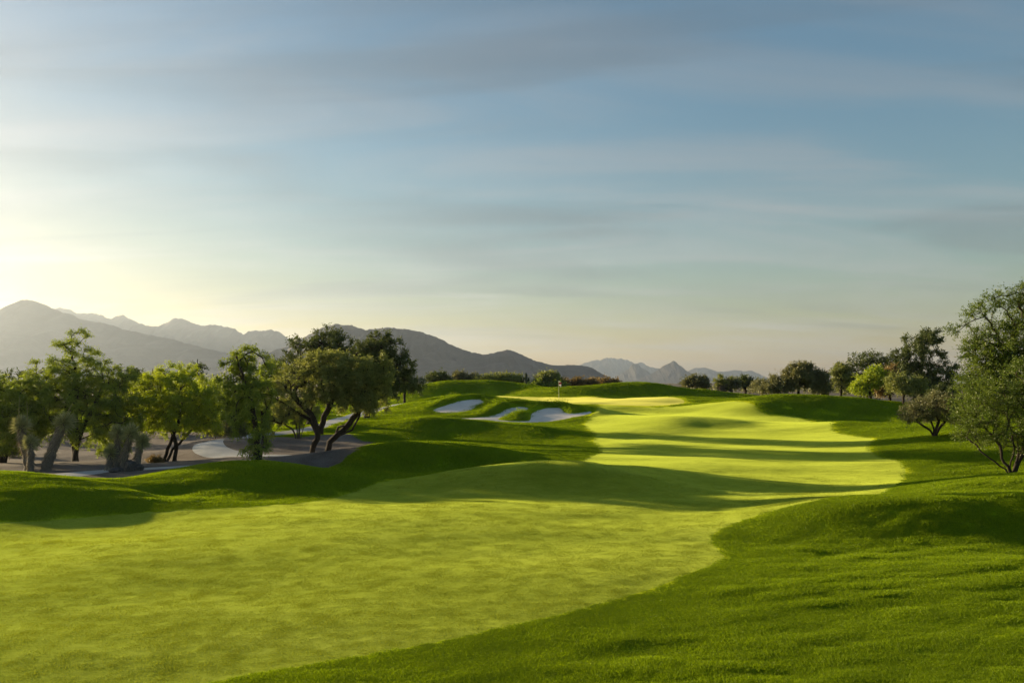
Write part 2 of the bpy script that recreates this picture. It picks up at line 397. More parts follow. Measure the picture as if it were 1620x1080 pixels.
# ------------------------------------------------------------------ the ground sheets
def build_ground():
    xs = [0.0]
    while xs[-1] < 15000:
        x = xs[-1]; s = 0.24 if x < 26 else 0.24 + (x - 26) * 0.012 if x < 75 else (x - 75) * 0.22 + 1.0
        xs.append(x + s)
    xs = np.array(xs); xs = np.concatenate([-xs[:0:-1], xs])
    ys = [10.0]
    while ys[-1] < 15500:
        y = ys[-1]; s = max(0.13, 0.0072 * y) if y < 130 else (y - 130) * 0.2 + 1.2
        ys.append(y + s)
    yb = [10.0]
    while yb[-1] > -300: yb.append(yb[-1] - max(0.5, (8 - yb[-1]) * 0.12))
    ys = np.concatenate([np.array(yb[:0:-1]), np.array(ys)])
    X, Y = np.meshgrid(xs, ys); nx, ny = len(xs), len(ys)
    Z = height(X, Y)
    x = X.ravel(); y = Y.ravel(); z = Z.ravel()
    near = (np.abs(x) < 130) & (y < 140)
    def field(fn, far=50.0):
        f = np.full(x.shape, far); f[near] = fn(x[near], y[near]); return f
    f = {}
    f['fairway'] = field(lambda a, b: sdf_poly(a, b, FAIRWAY))
    f['green'] = field(lambda a, b: sdf_poly(a, b, GREEN))
    f['b1'] = field(lambda a, b: sdf_poly(a, b, BUNK1) + 0.06 * fbm(a * 3, b * 3, 5, 2))
    f['b2'] = field(lambda a, b: sdf_poly(a, b, BUNK2) + 0.06 * fbm(a * 3, b * 3, 6, 2))
    f['path'] = field(lambda a, b: path_dist(a, b))
    f['soil'] = field(lambda a, b: sdf_poly(a, b, SOIL) + 0.35 * fbm(a / 1.2, b / 1.2, 8, 3))
    wob = 3.0 * fbm(x / 9, y / 9, 31, 2)
    # beyond the grass: desert plain
    lim = np.where(x < -10, np.interp(x, [-140, -60, -10], [95, 112, 127]), np.where(x > 30, np.interp(x, [30, 36, 70, 140], [127, 112, 104, 100]), 127))
    f['plain'] = np.maximum(lim - y - wob, -1e5)
    f['plain'] = np.minimum(f['plain'], 100 - np.abs(x) + wob)
    f['plain'] = np.where(y < 20, np.minimum(np.maximum(f['plain'], -1e4), y + 60 + wob), f['plain'])
    V = [x, y, z]; keys = list(f); A = np.stack(V + [f[k] for k in keys], 1)
    i = np.arange((ny - 1) * (nx - 1)); r = i // (nx - 1); c = i % (nx - 1); a = r * nx + c
    T = np.concatenate([np.stack([a, a + 1, a + nx + 1], 1), np.stack([a, a + nx + 1, a + nx], 1)])
    arrs = [A]; count = [len(A)]; cache = {}
    def val(idx): return arrs[0][idx]
    def split(T, col, A):
        F_ = A[T, col]; ins = F_ < 0; k = ins.sum(1)
        Tin = [T[k == 3]]; Tout = [T[k == 0]]
        mix = T[(k > 0) & (k < 3)]; newv = []; base = len(A); cache = {}
        ti = []; to = []
        def cut(p, q):
            key = (p, q) if p < q else (q, p)
            if key in cache: return cache[key]
            fp, fq = A[p, col], A[q, col]; tt = fp / (fp - fq)
            v = A[p] * (1 - tt) + A[q] * tt; v[col] = 0
            newv.append(v); cache[key] = base + len(newv) - 1; return cache[key]
        for tri in mix.tolist():
            s = [A[v, col] < 0 for v in tri]
            if sum(s) == 1:
                j = s.index(True); A_in = True
            else:
                j = s.index(False); A_in = False
            p, q, w = tri[j], tri[(j + 1) % 3], tri[(j + 2) % 3]
            pq = cut(p, q); pw = cut(p, w)
            (ti if A_in else to).append([p, pq, pw])
            (to if A_in else ti).extend([[pq, q, w], [pq, w, pw]])
        if newv: A = np.vstack([A, np.array(newv)])
        if ti: Tin.append(np.array(ti))
        if to: Tout.append(np.array(to))
        return np.concatenate(Tin), np.concatenate(Tout), A
    parts = {}
    rest = T
    for kx in ['path', 'b1', 'b2', 'green', 'fairway', 'soil', 'plain']:
        parts[kx], rest, A = split(rest, 3 + keys.index(kx), A)
    parts['rough'] = rest
    # shared smooth normals so the sheets meet without seams
    allT = np.concatenate(list(parts.values()))
    p = A[:, :3]; n = np.cross(p[allT[:, 1]] - p[allT[:, 0]], p[allT[:, 2]] - p[allT[:, 0]])
    vn = np.zeros_like(p)
    for j in range(3): np.add.at(vn, allT[:, j], n)
    vn /= np.linalg.norm(vn, axis=1, keepdims=True) + 1e-12
    names = {'path': ('cart_path', M_PATH), 'b1': ('sand_bunker', M_SAND), 'b2': ('sand_bunker', M_SAND), 'green': ('putting_green', M_GREEN), 'fairway': ('fairway', M_FAIR),
             'soil': ('desert_soil', M_SOIL), 'plain': ('desert_plain', M_PLAIN), 'rough': ('rough_ground', M_ROUGH)}
    lab = {'path': 'pale concrete cart path winding behind the left trees', 'b1': 'small upper sand bunker beneath the lit ridge left of the green', 'b2': 'large lower sand bunker with grass finger below the green',
           'green': 'pale sunlit putting green round the flag', 'fairway': 'light yellow-green mown fairway running to the green', 'soil': 'grey brown bare desert soil under the left trees',
           'plain': 'flat scrubby desert plain beyond the course', 'rough': 'darker green rough covering the mounds'}
    for kx, tri in parts.items():
        u, inv = np.unique(tri, return_inverse=True); inv = inv.reshape(-1, 3)
        me = mesh_from(names[kx][0], A[u, :3], inv, names[kx][1])
        me.normals_split_custom_set_from_vertices(vn[u].astype(np.float32))
        o = link(names[kx][0], me); tag(o, kind='structure'); o['label'] = lab[kx]
build_ground()

# ------------------------------------------------------------------ grass blades
def blade_patch(name, rng, n, rad, h0, h1, w, lean, mat):
    """a round patch of bent blades"""
    r = rad * np.sqrt(rng.random(n)); a = rng.random(n) * 2 * np.pi
    bx, by = r * np.cos(a), r * np.sin(a)
    h = rng.uniform(h0, h1, n); th = rng.random(n) * 2 * np.pi; ln = rng.uniform(0.1, lean, n) * h
    ww = w * rng.uniform(.7, 1.3, n)
    ta = rng.random(n) * 2 * np.pi; tx, ty = np.cos(ta) * ww, np.sin(ta) * ww
    z = np.zeros(n)
    v = np.stack([np.stack([bx - tx, by - ty, z - 0.01], 1), np.stack([bx + tx, by + ty, z - 0.01], 1),
                  np.stack([bx + tx * .7 + np.cos(th) * ln * .35, by + ty * .7 + np.sin(th) * ln * .35, h * .6], 1),
                  np.stack([bx - tx * .7 + np.cos(th) * ln * .35, by - ty * .7 + np.sin(th) * ln * .35, h * .6], 1),
                  np.stack([bx + np.cos(th) * ln, by + np.sin(th) * ln, h], 1)], 1).reshape(-1, 3)
    i = np.arange(n)[:, None] * 5
    me = mesh_from(name, v, [i + np.array([[0, 1, 2, 3]]), i + np.array([[3, 2, 4]])], mat, smooth=False)
    fattr(me, 'rnd', np.repeat(rng.random(n), 5))
    return me

def scatter(name, P3, Nn, sxy, sz, protos, label):
    me = bpy.data.meshes.new(name); me.vertices.add(len(P3)); me.vertices.foreach_set('co', P3.astype(np.float32).ravel())
    rng = np.random.default_rng(5)
    a = me.attributes.new('nrm', 'FLOAT_VECTOR', 'POINT'); a.data.foreach_set('vector', Nn.astype(np.float32).ravel())
    sc = np.stack([sxy, sxy, sz], 1); a = me.attributes.new('scl', 'FLOAT_VECTOR', 'POINT'); a.data.foreach_set('vector', sc.astype(np.float32).ravel())
    a = me.attributes.new('spin', 'FLOAT', 'POINT'); a.data.foreach_set('value', rng.uniform(0, 6.283, len(P3)).astype(np.float32))
    o = link(name, me)
    g = bpy.data.node_groups.new(name, 'GeometryNodeTree')
    g.interface.new_socket('Geometry', in_out='INPUT', socket_type='NodeSocketGeometry'); g.interface.new_socket('Geometry', in_out='OUTPUT', socket_type='NodeSocketGeometry')
    gi = g.nodes.new('NodeGroupInput'); go = g.nodes.new('NodeGroupOutput'); L = g.links.new
    iop = g.nodes.new('GeometryNodeInstanceOnPoints')
    def attr(nm, ty):
        n = g.nodes.new('GeometryNodeInputNamedAttribute'); n.data_type = ty; n.inputs[0].default_value = nm; return n.outputs[0]
    al = g.nodes.new('FunctionNodeAlignRotationToVector'); al.axis = 'Z'; L(attr('nrm', 'FLOAT_VECTOR'), al.inputs['Vector'])
    rr = g.nodes.new('FunctionNodeRotateRotation'); rr.rotation_space = 'LOCAL'; L(al.outputs[0], rr.inputs[0])
    cx = g.nodes.new('ShaderNodeCombineXYZ'); L(attr('spin', 'FLOAT'), cx.inputs[2])
    er = g.nodes.new('FunctionNodeEulerToRotation'); L(cx.outputs[0], er.inputs[0]); L(er.outputs[0], rr.inputs[1])
    gt = g.nodes.new('GeometryNodeGeometryToInstance')
    for me_ in protos[::-1]:
        po = bpy.data.objects.new(me_.name, me_)
        oi = g.nodes.new('GeometryNodeObjectInfo'); oi.inputs[0].default_value = po; oi.inputs['As Instance'].default_value = True
        L(oi.outputs['Geometry'], gt.inputs[0])
    L(gi.outputs[0], iop.inputs['Points']); L(gt.outputs[0], iop.inputs['Instance'])
    iop.inputs['Pick Instance'].default_value = True
    ri = g.nodes.new('FunctionNodeRandomValue'); ri.data_type = 'INT'
    for s in ri.inputs:
        if s.name == 'Max' and s.type == 'INT': s.default_value = len(protos) - 1
        if s.name == 'Min' and s.type == 'INT': s.default_value = 0
    io = [s for s in ri.outputs if s.type == 'INT'][0]
    L(io, iop.inputs['Instance Index'])
    L(rr.outputs[0], iop.inputs['Rotation']); L(attr('scl', 'FLOAT_VECTOR'), iop.inputs['Scale'])
    L(iop.outputs[0], go.inputs[0])
    md = o.modifiers.new('blades', 'NODES'); md.node_group = g
    tag(o, kind='stuff'); o['label'] = label
    return o

def build_grass():
    rng = np.random.default_rng(11)
    M = int(GRASS_N)
    D = np.exp(rng.uniform(np.log(9.5), np.log(126), M))
    ux = rng.uniform(-0.72, 0.72, M); x = ux * D + rng.uniform(-3, 3, M); y = D
    e = 0.15
    z = height(x, y); nx = -(height(x + e, y) - z) / e; ny = -(height(x, y + e) - z) / e
    nrm = np.stack([nx, ny, np.ones(M)], 1); nrm /= np.linalg.norm(nrm, axis=1, keepdims=True)
    fw = sdf_poly(x, y, FAIRWAY); gr = sdf_poly(x, y, GREEN); so = sdf_poly(x, y, SOIL) + 0.35 * fbm(x / 1.2, y / 1.2, 8, 3)
    b = np.minimum(sdf_poly(x, y, BUNK1), sdf_poly(x, y, BUNK2)); pt = path_dist(x, y)
    k = D / 14.0
    lim = np.where(x < -10, np.interp(x, [-140, -60, -10], [95, 112, 127]), np.where(x > 30, np.interp(x, [30, 36, 70, 140], [127, 112, 104, 100]), 127)) - 3
    rad = 0.10 * k
    hard = (so > 0.05) & (b > 0.05) & (pt > rad) & (y < lim)
    ro = hard & (fw > rad * .6) & (gr > rad)
    fa = (fw < -rad) & (pt > 0) & (b > 0.3) & (gr > rad)
    pr = [blade_patch('grass_patch', rng, 100, 0.14, 0.022, 0.052, 0.0042, 1.0, M_BLADE) for _ in range(4)]
    clump = 0.45 + 1.25 * vnoise(x * 1.3, y * 3.4, 77) * vnoise(x * .35, y * .9, 78) ** .5
    P3 = np.stack([x, y, z], 1)
    fa = (fw < 0.5) & (rng.random(M) < 0.24 * sstep(0.5, -0.6, fw) * sstep(46, 24, D)) & (so > 0.1)
    pf = [blade_patch('short_grass_patch', rng, 90, 0.16, 0.004, 0.011, 0.0036, 1.7, M_BLADEF) for _ in range(3)]
    scatter('fairway_grass', P3[fa], nrm[fa], k[fa] * rng.uniform(.85, 1.3, fa.sum()), rng.uniform(.6, 1.2, fa.sum()), pf, 'short mown yellow-green grass of the fairway')
    scatter('rough_grass', P3[ro], nrm[ro], k[ro] * rng.uniform(.85, 1.3, ro.sum()), clump[ro] * (0.45 + 0.55 * sstep(0.0, 2.2, fw[ro])) * rng.uniform(.8, 1.25, ro.sum()) * np.minimum(k[ro], 2.0) ** .35, pr, 'longer darker green grass of the rough and mounds')
M_BLADE = leaf_mat('grass_blade', (0.145, 0.235, 0.004), (0.30, 0.40, 0.014), 0.55, (1.15, 1.12, 0.36), 0.01)
M_BLADEF = leaf_mat('fairway_blade', (0.165, 0.225, 0.012), (0.33, 0.38, 0.045), 0.55, (1.15, 1.05, 0.45), 0.01)
GRASS_N = 130000
build_grass()

# ------------------------------------------------------------------ mountains
def mountain(name, label, ridge, D, depth, seed, mat, jag=1.0, back=0.7):
    """ridge: (photo column, photo row) points of the skyline, at D metres; a real body with spurs and gullies"""
    ridge = np.array(ridge, float)
    X = (ridge[:, 0] - 810) / F * D; H = np.maximum(EYE - (ridge[:, 1] - HZ) / F * D - 2, 0)
    n = 420; s = np.linspace(X[0], X[-1], n); h = np.interp(s, X, H)
    step = (X[-1] - X[0]) / n
    kern = np.exp(-0.5 * (np.arange(-6, 7) / 0.8) ** 2); kern /= kern.sum(); h = np.convolve(np.pad(h, 6, mode='edge'), kern, 'valid')
    hm = h.max()
    h = h + jag * hm * (0.022 * fbm(s / (hm * .12), s * 0 + seed, seed, 3) + 0.010 * fbm(s / (hm * 0.03), s * 0 + 3.3, seed + 5, 2)) * np.clip(h / hm * 3, 0, 1)
    h[0] = h[-1] = 0
    u = np.concatenate([-np.linspace(1, 0, 44)[:-1], np.linspace(0, 1, 30)])   # -1 front foot, 0 crest, 1 back foot
    U, SX = np.meshgrid(u, s); Hh = np.repeat(h[:, None], len(u), 1)
    lat = Hh / hm
    off = hm * 0.9 * fbm(s / (hm * 2.2), s * 0 + 9, seed + 1, 2)
    wid = np.where(U < 0, depth, depth * back) * (0.35 + 0.65 * lat)
    YY = D + off[:, None] * 0.4 + U * wid
    fall = (1 - np.abs(U)) ** 1.35
    spur = np.abs(fbm(SX / (hm * 0.55) + 0.5 * fbm(YY / hm, SX / hm, seed + 8, 2), YY / (hm * 1.6), seed + 2, 4)) * 2.2
    body = np.clip(np.abs(U) * 3.2, 0, 1) * (1 - np.abs(U))
    ZZ = Hh * (fall + (spur - 0.45) * (0.38 if D < 7000 else 0.16) * body) + hm * 0.03 * fbm(SX / (hm * .12), YY / (hm * .12), seed + 4, 3) * body
    ZZ = np.maximum(ZZ, 0) + 2.0 - 6.0 * (np.abs(U) > 0.995)
    nn, mm = U.shape
    i = np.arange((nn - 1) * (mm - 1)); r = i // (mm - 1); c = i % (mm - 1); a = r * mm + c
    me = mesh_from(name, np.stack([SX.ravel(), YY.ravel(), ZZ.ravel()], 1), np.stack([a, a + mm, a + mm + 1, a + 1], 1), mat)
    o = link(name, me); tag(o, kind='structure'); o['label'] = label
    return o
M_MOUNT = rough_mat('mountain_rock', [(0.024, 0.022, 0.020), (0.032, 0.027, 0.024), (0.042, 0.035, 0.031)], 0.004, 0.6, 0.03, 8.0)
mountain('mountain', 'tall brown foothill mountain at the left edge, glowing in haze', [(-900,600),(-700,560),(-500,535),(-300,528),(-200,515),(-100,500),(-40,496),(0,483),(22,475),(38,472),(50,474),(62,478),(90,489),(130,503),(180,515),(230,527),(290,540),(340,553),(400,572),(480,592),(560,606)], 4300, 1500, 1, M_MOUNT, .7)
mountain('mountain', 'jagged row of peaks behind the left foothill', [(-100,520),(0,505),(60,500),(95,490),(115,489),(135,496),(160,497),(185,505),(203,500),(215,506),(240,518),(262,514),(280,506),(293,503),(303,508),(320,516),(345,517),(362,519),(375,521),(395,530),(402,526),(410,524),(430,526),(440,524),(450,525),(462,535),(500,550),(600,585),(680,606)], 6300, 1800, 2, M_MOUNT, 1.2)
mountain('mountain', 'long grey mountain with rounded summits behind the central trees', [(280,606),(360,585),(420,560),(480,530),(505,517),(525,512),(555,513),(575,522),(600,518),(610,517),(640,519),(680,528),(700,536),(720,548),(745,556),(765,560),(785,556),(803,551),(820,557),(850,571),(875,577),(900,576),(922,577),(940,583),(955,592),(972,604),(985,607)], 3300, 1000, 3, M_MOUNT, .9)
mountain('mountain', 'farthest pale blue range with broad jagged top', [(860,606),(895,588),(922,575),(935,570),(950,569),(960,566),(967,565),(978,568),(985,567),(999,571),(1004,575),(1012,573),(1018,574),(1028,580),(1042,583),(1060,590),(1090,606)], 12000, 1500, 4, M_MOUNT, 1.6)
mountain('mountain', 'blue butte with a blocky summit, left of the pointed cone', [(950,606),(970,600),(985,590),(996,583),(1000,576),(1003,575),(1010,575),(1014,580),(1022,585),(1030,591),(1045,603),(1050,606)], 8600, 500, 5, M_MOUNT, 1.5)
mountain('mountain', 'pointed blue cone mountain with a nipple summit', [(990,606),(1010,601),(1035,589),(1050,579),(1060,574),(1064,571),(1068,571),(1073,575),(1084,584),(1100,595),(1118,606)], 7400, 500, 6, M_MOUNT, 1.2)
mountain('mountain', 'low pale blue range right of the pointed cone', [(1050,606),(1085,588),(1100,582),(1113,581),(1125,584),(1135,588),(1150,587),(1165,585),(1178,587),(1192,586),(1205,592),(1220,600),(1235,606)], 11000, 900, 7, M_MOUNT, 1.4)

# ------------------------------------------------------------------ trees
def tube_mesh(pos, par, rad, sides_fn):
    """pos (n,3), par parent index (-1 root), rad per node -> verts, quads"""
    n = len(pos); kids = [[] for _ in range(n)]
    for i, p in enumerate(par):
        if p >= 0: kids[p].append(i)
    main = [max(k, key=lambda j: rad[j]) if k else -1 for k in kids]
    V = []; Q = []; ring = {}; base = 0
    def make(center, d, r, k):
        nonlocal base
        d = d / (np.linalg.norm(d) + 1e-9)
        a = np.cross(d, (0.13, 0.97, 0.21)); a /= np.linalg.norm(a) + 1e-9; b = np.cross(d, a)
        t = np.arange(k) * 2 * np.pi / k
        V.append(center + r * (np.cos(t)[:, None] * a + np.sin(t)[:, None] * b)); s = base; base += k; return s
    for i in range(n):
        p = par[i]
        if p < 0: continue
        k = sides_fn(rad[i]); d_in = pos[i] - pos[p]
        m = main[i]; d_out = pos[m] - pos[i] if m >= 0 else d_in
        d_av = d_in / (np.linalg.norm(d_in) + 1e-9) + d_out / (np.linalg.norm(d_out) + 1e-9)
        if main[p] == i and (p, k) in ring: s0 = ring[(p, k)]
        else:
            s0 = make(pos[p], d_in, rad[p] if main[p] == i else min(rad[p], rad[i] * 1.15), k)
        s1 = make(pos[i], d_av, rad[i], k); ring[(i, k)] = s1
        t = np.arange(k); t2 = (t + 1) % k
        Q.append(np.stack([s0 + t, s0 + t2, s1 + t2, s1 + t], 1))
    return np.vstack(V), np.vstack(Q)

def resample(pl, step):
    pl = np.array(pl, float); d = np.r_[0, np.cumsum(np.linalg.norm(np.diff(pl, axis=0), axis=1))]
    m = max(2, int(d[-1] / step) + 1); t = np.linspace(0, d[-1], m)
    return np.stack([np.interp(t, d, pl[:, j]) for j in range(3)], 1)

def grow_tree(rng, stems, lobes, n_end, trunk_r, step, expo=0.5, tip_r=0.006):
    pos = []; par = []
    for st in stems:
        q = resample(st, step); q[1:] += rng.normal(0, step * 0.07, q[1:].shape)
        for j, p in enumerate(q):
            pos.append(p); par.append(-1 if j == 0 else len(pos) - 2)
    nst = len(pos); stem_h = np.array(pos)[:, 2]
    L_ = np.array(lobes); vol = L_[:, 3] * L_[:, 4] * L_[:, 5]; pick = rng.choice(len(L_), n_end, p=vol ** .8 / (vol ** .8).sum())
    d = rng.normal(size=(n_end, 3)); d /= np.linalg.norm(d, axis=1, keepdims=True)
    rr = rng.random(n_end) ** 0.42
    ends = L_[pick, :3] + d * rr[:, None] * L_[pick, 3:6]
    ends = ends[ends[:, 2] > min(0.25, 0.3 * L_[:, 2].max())]
    P_ = np.array(pos)
    dist = np.min(np.linalg.norm(ends[:, None] - P_[None], axis=2), 1)
    order = np.argsort(dist); end_ids = []
    pos = list(pos); dirs = [np.array([0, 0, 1.0])] * len(pos)
    for i in range(1, len(pos)):
        if par[i] >= 0: dirs[i] = (pos[i] - pos[par[i]]) / (np.linalg.norm(pos[i] - pos[par[i]]) + 1e-9)
    PA = np.zeros((len(pos) + n_end * 40, 3)); DA = np.zeros_like(PA); PA[:len(pos)] = pos; DA[:len(pos)] = dirs; n = len(pos)
    minz = min(np.max([s[-1][2] for s in stems]) * 0.45, 1.6)
    for e in ends[order]:
        v = e - PA[:n]; dd = np.linalg.norm(v, axis=1) + 1e-6
        cs = (v * DA[:n]).sum(1) / dd
        cost = dd * (1.0 + 0.75 * (1 - cs)) + 3.0 * (PA[:n, 2] < minz) * np.arange(n).__lt__(nst)
        j = int(np.argmin(cost)); L0 = dd[j]
        m = max(1, int(round(L0 / step))); m = min(m, 14)
        prev = j; p0 = PA[j].copy(); d0 = DA[j]; ctl = p0 + d0 * L0 * 0.4
        for q in range(1, m + 1):
            t = q / m; pt = (1 - t) ** 2 * p0 + 2 * t * (1 - t) * ctl + t * t * e
            if q < m: pt = pt + rng.normal(0, 0.09 * step, 3)
            PA[n] = pt; DA[n] = (pt - PA[prev]) / (np.linalg.norm(pt - PA[prev]) + 1e-9); par.append(prev); prev = n; n += 1
        end_ids.append(prev)
    pos = PA[:n]; par = np.array(par)
    cnt = np.zeros(n)
    for e in end_ids: cnt[e] += 1
    for i in range(n - 1, -1, -1):
        if par[i] >= 0: cnt[par[i]] += cnt[i]
    cnt = np.maximum(cnt, 0.6)
    rad = tip_r + (trunk_r - tip_r) * (cnt / cnt.max()) ** expo
    for i in range(nst):
        rad[i] = max(rad[i], trunk_r * 0.35)
        if par[i] == -1: rad[i] *= 1.35
    return pos, par, rad, np.array(end_ids), DA[:n]

def make_tree(name, label, cat, basepx, D, stems, lobes, n_end=160, trunk_r=0.14, tw=6, lv=12, leaf=(0.11, 0.045), twl=(0.35, 0.75), mat=None, bark=None, seed=1, droop=0.0, group=None, scat=0.05, up=0.25, depth=0.85, step=None, ground=True):
    """stems and lobes are given in photo pixels at the tree's own distance; they become metres here"""
    twl = (twl[0] * 0.8, twl[1] * 0.72); n_end = int(n_end * 1.12)
    lv = int(lv * 1.35); leaf = (leaf[0] * 1.12, leaf[1] * 1.2)
    rng = np.random.default_rng(seed); s = D / F; bx, by = basepx
    base = P(bx, by, D); gz = float(height(np.array([base[0]]), np.array([base[1]]))[0]) if ground else base[2]
    dz = gz - base[2]
    st = []
    for stem in stems:
        q = []; yo = 0.0
        for k, p_ in enumerate(stem):
            yo = 0.0 if k == 0 else yo + rng.normal(0, 0.12) * (k > 0)
            yy = p_[2] if len(p_) > 2 else yo
            q.append(((p_[0] - bx) * s, yy, (by - p_[1]) * s + (-0.15 if k == 0 else -dz * max(0, 1 - k / 2))))
        st.append(q)
    lb = []
    for l in lobes:
        ly = l[4] if len(l) > 4 else 0.0
        lb.append(((l[0] - bx) * s, ly, (by - l[1]) * s - dz, l[2] * s, l[2] * s * depth, l[3] * s))
    H = max(l[2] + l[5] for l in lb)
    step = step or max(0.18, H * 0.05)
    pos, par, rad, ends, dirs = grow_tree(rng, st, lb, n_end, trunk_r, step)
    V, Q = tube_mesh(pos, par, rad, lambda r: 8 if r > 0.05 else 5 if r > 0.02 else 3)
    cen = np.average(np.array(lb)[:, :3], axis=0, weights=np.array(lb)[:, 3])
    # twigs from each branch end and from thin branch nodes
    thin = np.where((rad < 0.018))[0]; thin = rng.choice(thin, min(len(thin), int(len(ends) * 0.8)), replace=False) if len(thin) else thin
    src = np.concatenate([ends, thin]); src = np.repeat(src, tw); m = len(src)
    d = rng.normal(size=(m, 3)); d /= np.linalg.norm(d, axis=1, keepdims=True)
    out = pos[src] - cen; out /= np.linalg.norm(out, axis=1, keepdims=True) + 1e-6
    d = d * 0.85 + out * 0.55 + dirs[src] * 0.5; d[:, 2] += up; d /= np.linalg.norm(d, axis=1, keepdims=True)
    L = rng.uniform(twl[0], twl[1], m)
    p0 = pos[src]; p1 = p0 + d * (L * .5)[:, None]; d2 = d.copy(); d2[:, 2] -= droop; d2 /= np.linalg.norm(d2, axis=1, keepdims=True); p2 = p1 + d2 * (L * .5)[:, None]
    a = np.cross(d, rng.normal(size=(m, 3))); a /= np.linalg.norm(a, axis=1, keepdims=True) + 1e-9; b = np.cross(d, a); tr = max(0.004, 0.00011 * D)
    k0 = len(V); ringv = []
    for pp, rr in ((p0, tr), (p1, tr * .8), (p2, tr * .3)):
        for t in range(3):
            an = t * 2.0944; ringv.append(pp + rr * (math.cos(an) * a + math.sin(an) * b))
    TV = np.stack(ringv, 1).reshape(-1, 3); i9 = k0 + np.arange(m)[:, None] * 9
    tq = [i9 + np.array([[t, (t + 1) % 3, 6 + (t + 1) % 3, 6 + t]]) for t in range(3)]
    if D > 60: tq = []; TV = TV[:0]      # too far for twigs to show
    me = mesh_from('trunk', np.vstack([V, TV]), np.vstack([Q] + tq), bark)
    # leaves along the twigs
    nl = m * lv; ti = np.repeat(np.arange(m), lv); t = rng.random(nl)
    c = np.where(t[:, None] < .5, p0[ti] + (p1 - p0)[ti] * (t * 2)[:, None], p1[ti] + (p2 - p1)[ti] * (t * 2 - 1)[:, None])
    c = c + rng.normal(0, scat, (nl, 3))
    ax = rng.normal(size=(nl, 3)) + d2[ti] * 0.9; ax[:, 2] -= droop * 0.6; ax /= np.linalg.norm(ax, axis=1, keepdims=True)
    sd_ = np.cross(ax, rng.normal(size=(nl, 3))); sd_ /= np.linalg.norm(sd_, axis=1, keepdims=True) + 1e-9
    ll = leaf[0] * rng.uniform(.6, 1.3, nl); lw = leaf[1] * rng.uniform(.6, 1.3, nl)
    LV = np.stack([c, c + ax * (ll * .45)[:, None] + sd_ * (lw * .5)[:, None], c + ax * ll[:, None], c + ax * (ll * .45)[:, None] - sd_ * (lw * .5)[:, None]], 1).reshape(-1, 3)
    LV[:, 2] = np.maximum(LV[:, 2], 0.03)
    lm = mesh_from('crown', LV, np.arange(nl * 4).reshape(-1, 4), mat, smooth=False)
    clr = rng.random(len(pos)); fattr(lm, 'rnd', np.repeat(np.clip(0.55 * clr[src][ti] + 0.45 * rng.random(nl), 0, 1), 4))
    root = bpy.data.objects.new(name, None); C.objects.link(root); root.location = (base[0], base[1], gz)
    root.empty_display_size = 0.3
    tag(root, label, cat, group)
    link('trunk', me, root); link('crown', lm, root)
    return root

B_DARK = rough_mat('dark_bark', [(0.018, 0.014, 0.011), (0.035, 0.027, 0.02), (0.055, 0.043, 0.033)], 6, 0.8, 40, 0.02, stretch=(1, 1, .25))
B_GREY = rough_mat('grey_bark', [(0.06, 0.05, 0.04), (0.10, 0.085, 0.068), (0.15, 0.125, 0.10)], 6, 0.8, 40, 0.02, stretch=(1, 1, .25))
L_FEATH = leaf_mat('feathery_leaf', (0.120, 0.185, 0.025), (0.260, 0.337, 0.048), 0.5, (1.2, 1.1, 0.45))
L_OLIVE = leaf_mat('olive_leaf', (0.131, 0.169, 0.053), (0.283, 0.316, 0.097), 0.45, (1.15, 1.05, 0.55))
L_BRIGHT = leaf_mat('bright_leaf', (0.185, 0.283, 0.018), (0.348, 0.434, 0.040), 0.55, (1.25, 1.1, 0.4))
L_DARK = leaf_mat('dark_leaf', (0.049, 0.073, 0.024), (0.113, 0.148, 0.046), 0.35, (1.1, 1.0, 0.55))
L_GREY = leaf_mat('grey_leaf', (0.109, 0.123, 0.058), (0.217, 0.225, 0.109), 0.4, (1.1, 1.0, 0.6))
L_EDGE = leaf_mat('deep_green_leaf', (0.062, 0.110, 0.012), (0.15, 0.215, 0.028), 0.5, (1.15, 1.05, 0.45))  # deeper, greener leaf colour for the two right-edge trees
L_BROWN = leaf_mat('brown_leaf', (0.145, 0.109, 0.043), (0.261, 0.189, 0.080), 0.45, (1.1, 1.0, 0.6))

